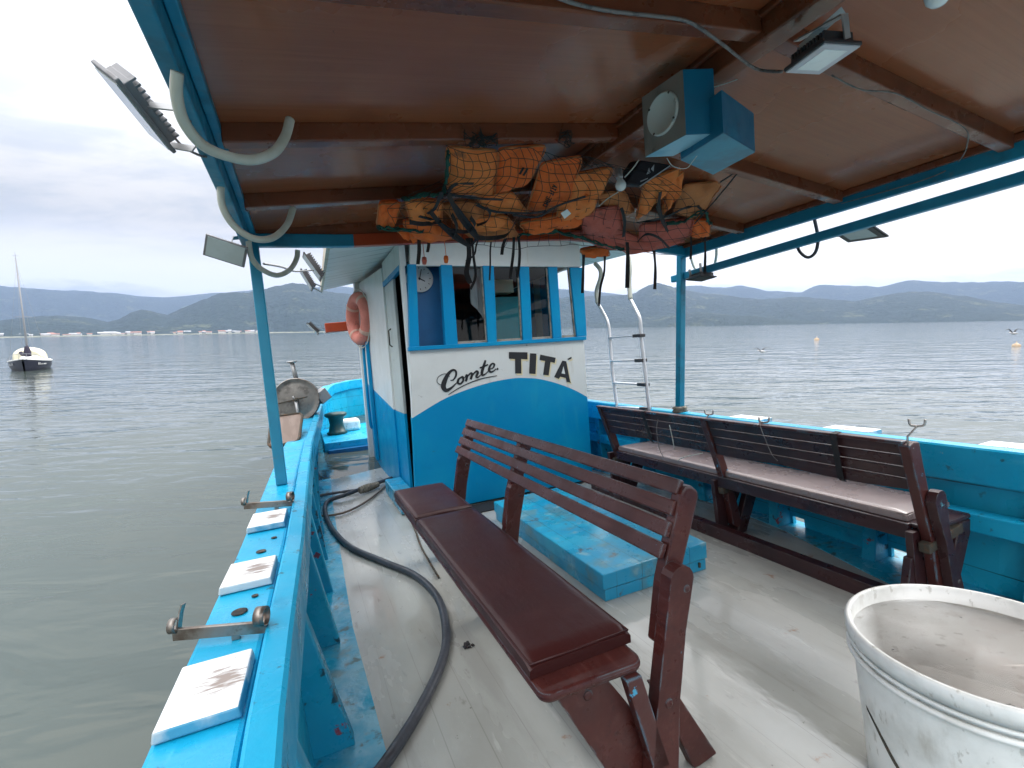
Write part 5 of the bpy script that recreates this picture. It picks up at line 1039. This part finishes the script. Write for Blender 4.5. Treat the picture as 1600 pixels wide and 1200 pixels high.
def speaker(A, B_, C2, z0, z1, mats, label, grille):
    """A nearest corner, B_ and C2 its neighbours (xy); box from z0 to z1"""
    A, B_, C2 = V(A[:2]), V(B_[:2]), V(C2[:2]); D = B_ + C2 - A; o = V([*((A + D) / 2), z1])
    t = thing('speaker', label, 'speaker', o, 'loudspeaker boxes hung under the ridge beam')
    fr = [V([*p, z]) for z in (z0, z1) for p in (A, B_, D, C2)]
    m = MB(o); m.m = 0; m.add(fr, [(3, 2, 1, 0), (4, 5, 6, 7), (1, 2, 6, 5), (2, 3, 7, 6), (3, 0, 4, 7)]); m.m = 1; m.add([fr[0], fr[1], fr[5], fr[4]], [(0, 1, 2, 3)]); m.m = 2; m.add([f + V([0, 0, -.002]) for f in fr[:4]], [(3, 2, 1, 0)]); m.build('box', mats, t, bevel=.004)
    if grille:
        n_ = np.cross(fr[1] - fr[0], V([0, 0, 1])); n_ = _n(n_); n_ = -n_ if n_ @ (CB - fr[0]) < 0 else n_
        c = (fr[0] + fr[1] + fr[4] + fr[5]) / 4 + V([0, 0, .004]); r = grille
        m = MB(o); m.lathe(c, n_, [(r, 0), (r, .006), (r * .96, .010), (r * .90, .010), (r * .86, .006), (.001, .004)], 40); m.build('grille', CLOTHW, t)
        m = MB(o); e = _n(fr[1] - fr[0])
        for a in (35, 125, 215, 305): m.lathe(c + r * .93 * (math.cos(math.radians(a)) * e + V([0, 0, math.sin(math.radians(a))])) + n_ * .009, n_, [(.005, 0), (.004, .003), (.001, .0035)], 8)
        m.build('screw', RUST, t)
    return t
z = 2.27
A, Bq, Cq = pz(1072, 210, z), pz(1008, 245, z), pz(1120, 208, z)
speaker(A, Bq, Cq, z, z + .235, [BLUES, GREYW, BLUEL], 'blue speaker box with grey wood front and round white grille', .078)
z = 2.245
A, Bq, Cq = pz(1130, 207, z), pz(1180, 237, z), pz(1062, 250, z)
A2 = A + (Cq - A) * .35
speaker(A, Bq, A + (Cq - A) * .98, z, z + .15, [BLUES, BLUES, mat('blue_speaker_underside', (.02, .25, .36), layers=[((.03, .17, .24), 6, .45, .6, .8)], rough=.45)], 'plain blue speaker box hanging behind the one with the grille', 0)
line([py(1066, 145, 1.42), py(1098, 138, 1.40), py(1120, 135, 1.40), py(1158, 122, 1.5)], .0016, WIREW, 'thin pale string tied across the upper part of both speakers', 'string', 'string')
line([py(1068, 147, 1.42), py(1090, 172, 1.40), py(1112, 197, 1.38)], .0016, WIREW, 'thin string slanting down the blue side of the grille speaker', 'string', 'string')
line([py(1042, 247, 1.55), py(1052, 260, 1.55), py(1072, 263, 1.55), py(1084, 250, 1.5), py(1112, 212, 1.42)], .0016, WIREW, 'pale string looping below the two speakers', 'string', 'string')
def floodlight(c, a, n, w, h, label, face, housing, brackets, fins=True, bezel=None, d=.035):
    """c centre of the glass, a long axis, n direction the light faces, brackets: list of point paths"""
    c = V(c); a = _n(V(a)); n = V(n, float) if False else V(n); n = _n(n - a * (n @ a)); b = np.cross(n, a)
    t = thing('floodlight', label, 'floodlight', c, 'floodlights round the boat')
    q = lambda x, y, z: c + a * x + b * y + n * z
    bx = lambda m, x0, x1, y0, y1, z0, z1: m.hexa([q(x0, y0, z0), q(x1, y0, z0), q(x1, y1, z0), q(x0, y1, z0), q(x0, y0, z1), q(x1, y0, z1), q(x1, y1, z1), q(x0, y1, z1)])
    m = MB(c); bx(m, -w / 2, w / 2, -h / 2, h / 2, -.014, -.002); bx(m, -w * .40, w * .40, -h * .40, h * .40, -d, -.0145); m.build('housing', housing, t, bevel=.003)
    if fins:
        m = MB(c)
        for k in range(11): x = -w * .38 + w * .076 * k; bx(m, x - .003, x + .003, -h * .38, h * .38, -d - .016, -d + .001)
        m.build('cooling_fins', housing, t)
    m = MB(c); g = .44 if bezel is None else .47; bx(m, -w * g, w * g, -h * g, h * g, -.0025, .0015); m.build('glass', face if bezel is None else bezel, t)
    if bezel is not None: m = MB(c); bx(m, -w * .33, w * .33, -h * .30, h * .30, .0012, .003); m.build('led_panel', face, t)
    for k, br in enumerate(brackets):
        m = MB(c); P = [V(p) for p in br]
        for p, r_ in zip(P[:-1], P[1:]): m.bar(p, r_, .022, .005, up=a if abs(a @ _n(r_ - p)) < .9 else n)
        m.build('bracket', GALV if housing is not LAMPG or k < 9 else housing, t)
    return t, q
# the big one outside the port edge board
c = py(210, 174, 1.70); a = py(277, 248, 1.83) - py(162, 104, 1.57); wl = np.linalg.norm(a)
e1 = px(283, 169, -.235); e2 = px(303, 233, -.235)
vd = _n(CB - c); a1 = _n(a); perp = _n(np.cross(a1, vd)); perp = perp if perp[0] < 0 else -perp
n_ = _n(perp * .975 + vd * .20)
t, q = floodlight(c, a, n_, wl * .80, wl * .36, 'large grey floodlight with cooling fins jutting out over the port side', GLASSG, LAMPGR, [[py(222, 163, 1.68), e1], [py(266, 227, 1.80), e2]], d=.036)
line([py(265, 205, 1.80), py(285, 228, 1.80), py(310, 242, 1.82), px(322, 245, -.235)], .004, WIRE, 'dark cable from the large port floodlight to the edge board', 'cable', 'cable')
c = py(352, 393, 3.2); a = py(384, 413, 3.24) - py(326, 377, 3.20); a[2] = a[2] * .5
b1 = py(340, 376, 3.2) ; 
vd = _n(CB - c)
floodlight(c, py(378, 389, 3.12) - py(326, 372, 3.12), _n(vd + V([-.25, .0, -.45])), .215, .13, 'square floodlight on the port corner above the post', GLASSG, LAMPGR, [[py(360, 384, 3.22), py(364, 372, 3.26), py(376, 371, 3.30), V([-.245, 3.34, 2.33])], [py(378, 397, 3.22), py(382, 386, 3.3), V([-.24, 3.4, 2.30])]], d=.035)
for c_, a_, n_, w, h, lab, tip in ((py(487, 418, 5.4), py(497, 434, 5.4) - py(474, 402, 5.4), (-.9, -.05, -.55), .30, .22, 'dark floodlight at the wheelhouse roof edge, upper of the two', (500, 420)), (py(478, 438, 6.2), py(484, 452, 6.2) - py(470, 429, 6.2), (-.9, -.05, -.55), .26, .2, 'dark floodlight at the wheelhouse roof edge, lower of the two', (503, 452)), (py(488, 514, 8.2), py(495, 521, 8.2) - py(480, 507, 8.2), (-.8, -.05, -.6), .24, .18, 'small dark floodlight at the end of the orange plank', (506, 517))):
    e = py(*tip, c_[1] + .05); floodlight(c_, a_, n_, w, h, lab, GLASSG, LAMPG, [[c_ + V([.02, 0, .0]), e + V([0, 0, .03])], [c_ + V([.03, .02, -.06]), e + V([0, 0, -.04])]], d=.05)
q = [pz(u, v, 2.33) for u, v in ((1224, 113), (1282, 117), (1344, 76), (1290, 63))]
c = sum(q) / 4; a = (q[2] - q[1] + q[3] - q[0]) / 2; b = (q[1] - q[0])
floodlight(c, a, (0.02, -.06, -1), np.linalg.norm(a) * 1.03, np.linalg.norm(b) * .98, 'ceiling floodlight with a bright white panel beside the ridge beam', GLASSW, LAMPG, [[c + a * .5 + V([.02, 0, .02]), c + a * .55 + V([0.0, 0, .08]), V([1.60, c[1] + .12, 2.47])], [c - a * .5 + V([0, 0, .02]), c - a * .52 + V([0, 0, .08]), V([1.60, c[1] - .03, 2.47])]], bezel=GLASSB, d=.03)
c = px(1341, 366, 3.50); floodlight(c, (0, 1, .10), (-.30, -.25, -.9), .26, .22, 'dark floodlight slung outside the starboard rail', GLASSG, LAMPG, [[c + V([-.02, .1, .02]), V([3.362, c[1] + .1, 2.15])], [c + V([-.02, -.1, .02]), V([3.362, c[1] - .1, 2.16])]], d=.03, fins=False, bezel=LAMPG)
c = px(1095, 436, 3.33); floodlight(c, (.25, 1, .0), (-.15, -.1, -1), .24, .16, 'small black floodlight hung under the starboard rail near its post', DARK, LAMPG, [[c + V([-.04, -.05, .02]), c + V([-.05, -.05, .13])], [c + V([-.03, .08, .02]), c + V([-.05, .08, .10])]], d=.03)
# cream hoops of pipe along the port edge, darker ones to starboard
def hoop(P, r, mt, label):
    P = cr(P, 7); m = MB(P[0]); m.tube(P, r, 10); return single(m.build('pipe_hook', mt), label, 'pipe hook', 'bent pipe hooks under the canopy edges')
hoop([py(277, 112, 1.42), py(276, 150, 1.45), py(290, 195, 1.5), py(325, 232, 1.55), py(385, 250, 1.6), py(425, 240, 1.62), py(445, 215, 1.64), py(453, 187, 1.66)], .0145, PVC, 'nearest and largest cream pipe hook on the port canopy edge')
hoop([py(345, 285, 2.3), py(347, 320, 2.33), py(365, 352, 2.37), py(395, 372, 2.4), py(425, 372, 2.42), py(448, 352, 2.45), py(458, 325, 2.48)], .0145, PVC, 'middle cream pipe hook on the port canopy edge')
hoop([py(388, 375, 3.2), py(393, 402, 3.25), py(408, 420, 3.3), py(432, 430, 3.34), py(452, 422, 3.36), py(463, 405, 3.38), py(465, 391, 3.38)], .016, PVC, 'farthest cream pipe hook, beside the port canopy post')
hoop([px(1243, 374, 3.36), px(1249, 392, 3.36), px(1262, 402, 3.36), px(1274, 394, 3.36), px(1278, 372, 3.36), px(1272, 340, 3.33)], .011, RUBBER, 'black pipe hook hanging from the starboard rail')
hoop([px(1079, 400, 3.36), px(1085, 418, 3.36), px(1096, 428, 3.36), px(1112, 422, 3.36), px(1119, 402, 3.36), px(1119, 375, 3.33)], .011, PVC, 'pale pipe hook hanging from the starboard rail near its post')
# wiring
BX = lambda u, v, y=1.155: py(u, v, y)
line([BX(860, -8), BX(900, 6), BX(960, 18), BX(1062, 30), BX(1095, 45), BX(1130, 70), pz(1180, 107, 2.47), pz(1222, 112, 2.40)], .0055, WIRE, 'grey cable running along the near beam to the ceiling floodlight', 'cable', 'cable', 5, 6)
line([px(258, -10, -.235), px(262, 40, -.235), px(264, 85, -.235), px(280, 115, -.235), px(298, 150, -.235), px(298, 180, -.235), px(296, 200, -.235)], .003, WIRE, 'thin wire running down the port edge board beside the large pipe hook', 'wire', 'wire')
line([py(1300, 118, 1.16), py(1345, 140, 1.165), py(1400, 146, 1.165), py(1450, 172, 1.165), py(1500, 195, 1.165), py(1513, 215, 1.165), px(1500, 250, 3.255), px(1460, 275, 3.255), px(1380, 300, 3.255), px(1315, 318, 3.255)], .003, WIRE, 'thin wire stapled to the starboard half of the near beam and the edge board', 'wire', 'wire')
line([py(1147, 250, 1.98), py(1148, 268, 2.0), py(1125, 285, 2.1)], .004, BLACKR, 'dark cord from the beam to the pointed life jacket, upper one', 'cord', 'cord')
line([py(1156, 266, 1.98), py(1120, 310, 2.2), py(1085, 350, 2.5)], .004, BLACKR, 'dark cord from the beam down along the pointed life jacket', 'cord', 'cord')
line([py(412, 412, 3.5), py(440, 417, 3.9), py(462, 424, 4.6), py(490, 422, 5.3)], .008, GALV, 'thin grey cable from the port post to the wheelhouse floodlights', 'cable', 'cable')
line([px(1060, 398, 3.28), py(1020, 396, 3.6), py(985, 388, 3.8), py(945, 392, 4.1)], .004, WIRE, 'thin wire sagging from the starboard post to the wheelhouse roof', 'wire', 'wire')

# ------------------------------------------------------------ life ring, plank, clock, ladder
c = V([.76, 7.45, 0]); pc = py(562, 498, 7.45); c[2] = pc[2]; c[0] = pc[0]
t = thing('life_ring', 'coral red life ring hung on the port side of the wheelhouse', 'life ring', c)
ax = _n(V([-.97, -.24, 0])); hx = _n(np.cross(ax, V([0, 0, 1])))
m = MB(c); m.smooth = True; R_, r_ = .30, .095
pts = [c + R_ * (math.cos(a) * hx + math.sin(a) * V([0, 0, 1])) for a in np.linspace(0, 2 * math.pi, 48, endpoint=False)]
m.tube(pts, r_, 16, closed=True); m.build('ring', RING, t)
for a0 in (40, 130, 220, 310):
    m = MB(c); a1 = math.radians(a0)
    m.tube([c + R_ * (math.cos(a) * hx + math.sin(a) * V([0, 0, 1])) for a in np.linspace(a1 - .09, a1 + .09, 5)], r_ + .004, 16); m.build('band', mat('pale_ring_band', (.60, .38, .30), rough=.7) if 'pale_ring_band' not in MATS else MATS['pale_ring_band'], t)
m = MB(c); pts = [c + (R_ + r_ + .012 + .025 * abs(math.sin(2 * (a - math.radians(40))))) * (math.cos(a) * hx + math.sin(a) * V([0, 0, 1])) for a in np.linspace(0, 2 * math.pi, 64, endpoint=False)]; m.tube(pts, .009, 6, closed=True); m.build('grab_line', WIREW, t)
a, b = py(508, 513, 8.22), py(578, 507, 8.22); m = MB(a); m.bar(a, b, .16, .15); single(m.build('plank', ORBEAM, bevel=.01), 'short orange plank sticking out to port behind the life ring', 'plank')
c = py(656, 435, 4.80); t = thing('clock', 'round white wall clock behind the leftmost wheelhouse window', 'clock', c)
m = MB(c); m.lathe(c + V([0, .03, 0]), (0, -1, 0), [(.001, 0), (.135, 0), (.138, .02), (.130, .028), (.124, .020), (.001, .018)], 40); m.build('face', mat('clock_face_grey', (.50, .53, .53), rough=.35), t)
m = MB(c)
for ang_, L_, w in ((15, .095, .008), (118, .06, .010)): d = V([math.sin(math.radians(ang_)), 0, math.cos(math.radians(ang_))]); m.bar(c + V([0, .008, 0]) - d * .015, c + V([0, .008, 0]) + d * L_, w, .003, up=(0, 1, 0))
m.lathe(c + V([0, .010, 0]), (0, -1, 0), [(.001, 0), (.011, 0), (.011, .006), (.001, .006)], 10); m.build('hands', SIGNB, t)
m = MB(c)
for k in range(12): d = V([math.sin(k * math.pi / 6), 0, math.cos(k * math.pi / 6)]); m.bar(c + V([0, .0105, 0]) + d * .098, c + V([0, .0105, 0]) + d * .113, .007, .002, up=(0, 1, 0))
m.build('hour_marks', SIGNB, t)
yl = 4.15; F0 = lambda u, v: px(u, v, 3.22)
t = thing('ladder', 'aluminium boarding ladder standing up from the starboard gunwale beside the wheelhouse', 'ladder', F0(990, 640))
o = F0(990, 640)
lp = [(965, 640), (957, 580), (953, 530), (950, 505), (942, 488), (934, 474)]; rp_ = [(1015, 645), (1008, 580), (1002, 530), (1000, 500), (993, 483), (984, 466)]
for l in (lp, rp_): m = MB(o); m.tube(cr([F0(*p) for p in l], 5), .019, 10); m.build('rail', ALU, t)
for l in ([(934, 474), (932, 455), (938, 435), (938, 422), (930, 412)], [(985, 468), (983, 440), (984, 420), (982, 400)]):
    m = MB(o); m.tube(cr([F0(*p) for p in l], 5), .024, 10); m.build('hook', PVC, t)
for (a, b) in (((953, 528), (1003, 524)), ((956, 564), (1006, 563)), ((960, 598), (1010, 601)), ((965, 635), (1013, 639))):
    m = MB(o); p, q_ = F0(*a), F0(*b); m.bar(p, q_, .062, .018); rg = m.build('rung', ALU, t, bevel=.004)
    m = MB(o); m.bar(p + (q_ - p) * .80, p + (q_ - p) * 1.02, .07, .034); m.build('rung_clamp', LAMPG, rg, bevel=.004)

# ------------------------------------------------------------ put the boat on the water
for o in BOATOBJ: o.matrix_world = BOAT @ Matrix.Translation(o.location)

# ------------------------------------------------------------ the hazy air over the bay
hz = bpy.data.materials.new('bay_haze'); hz.use_nodes = True; n = hz.node_tree.nodes; n.clear()
vo = n.new('ShaderNodeVolumePrincipled'); vo.inputs['Color'].default_value = (.47, .63, .98, 1); vo.inputs['Density'].default_value = .85e-4; vo.inputs['Anisotropy'].default_value = .0
ou = n.new('ShaderNodeOutputMaterial'); hz.node_tree.links.new(vo.outputs[0], ou.inputs['Volume'])
HAZE = True
if HAZE:
    m = MB(); m.box((-8000, -400, -6), (8000, 8600, 640)); tag(m.build('haze', hz), kind='stuff')
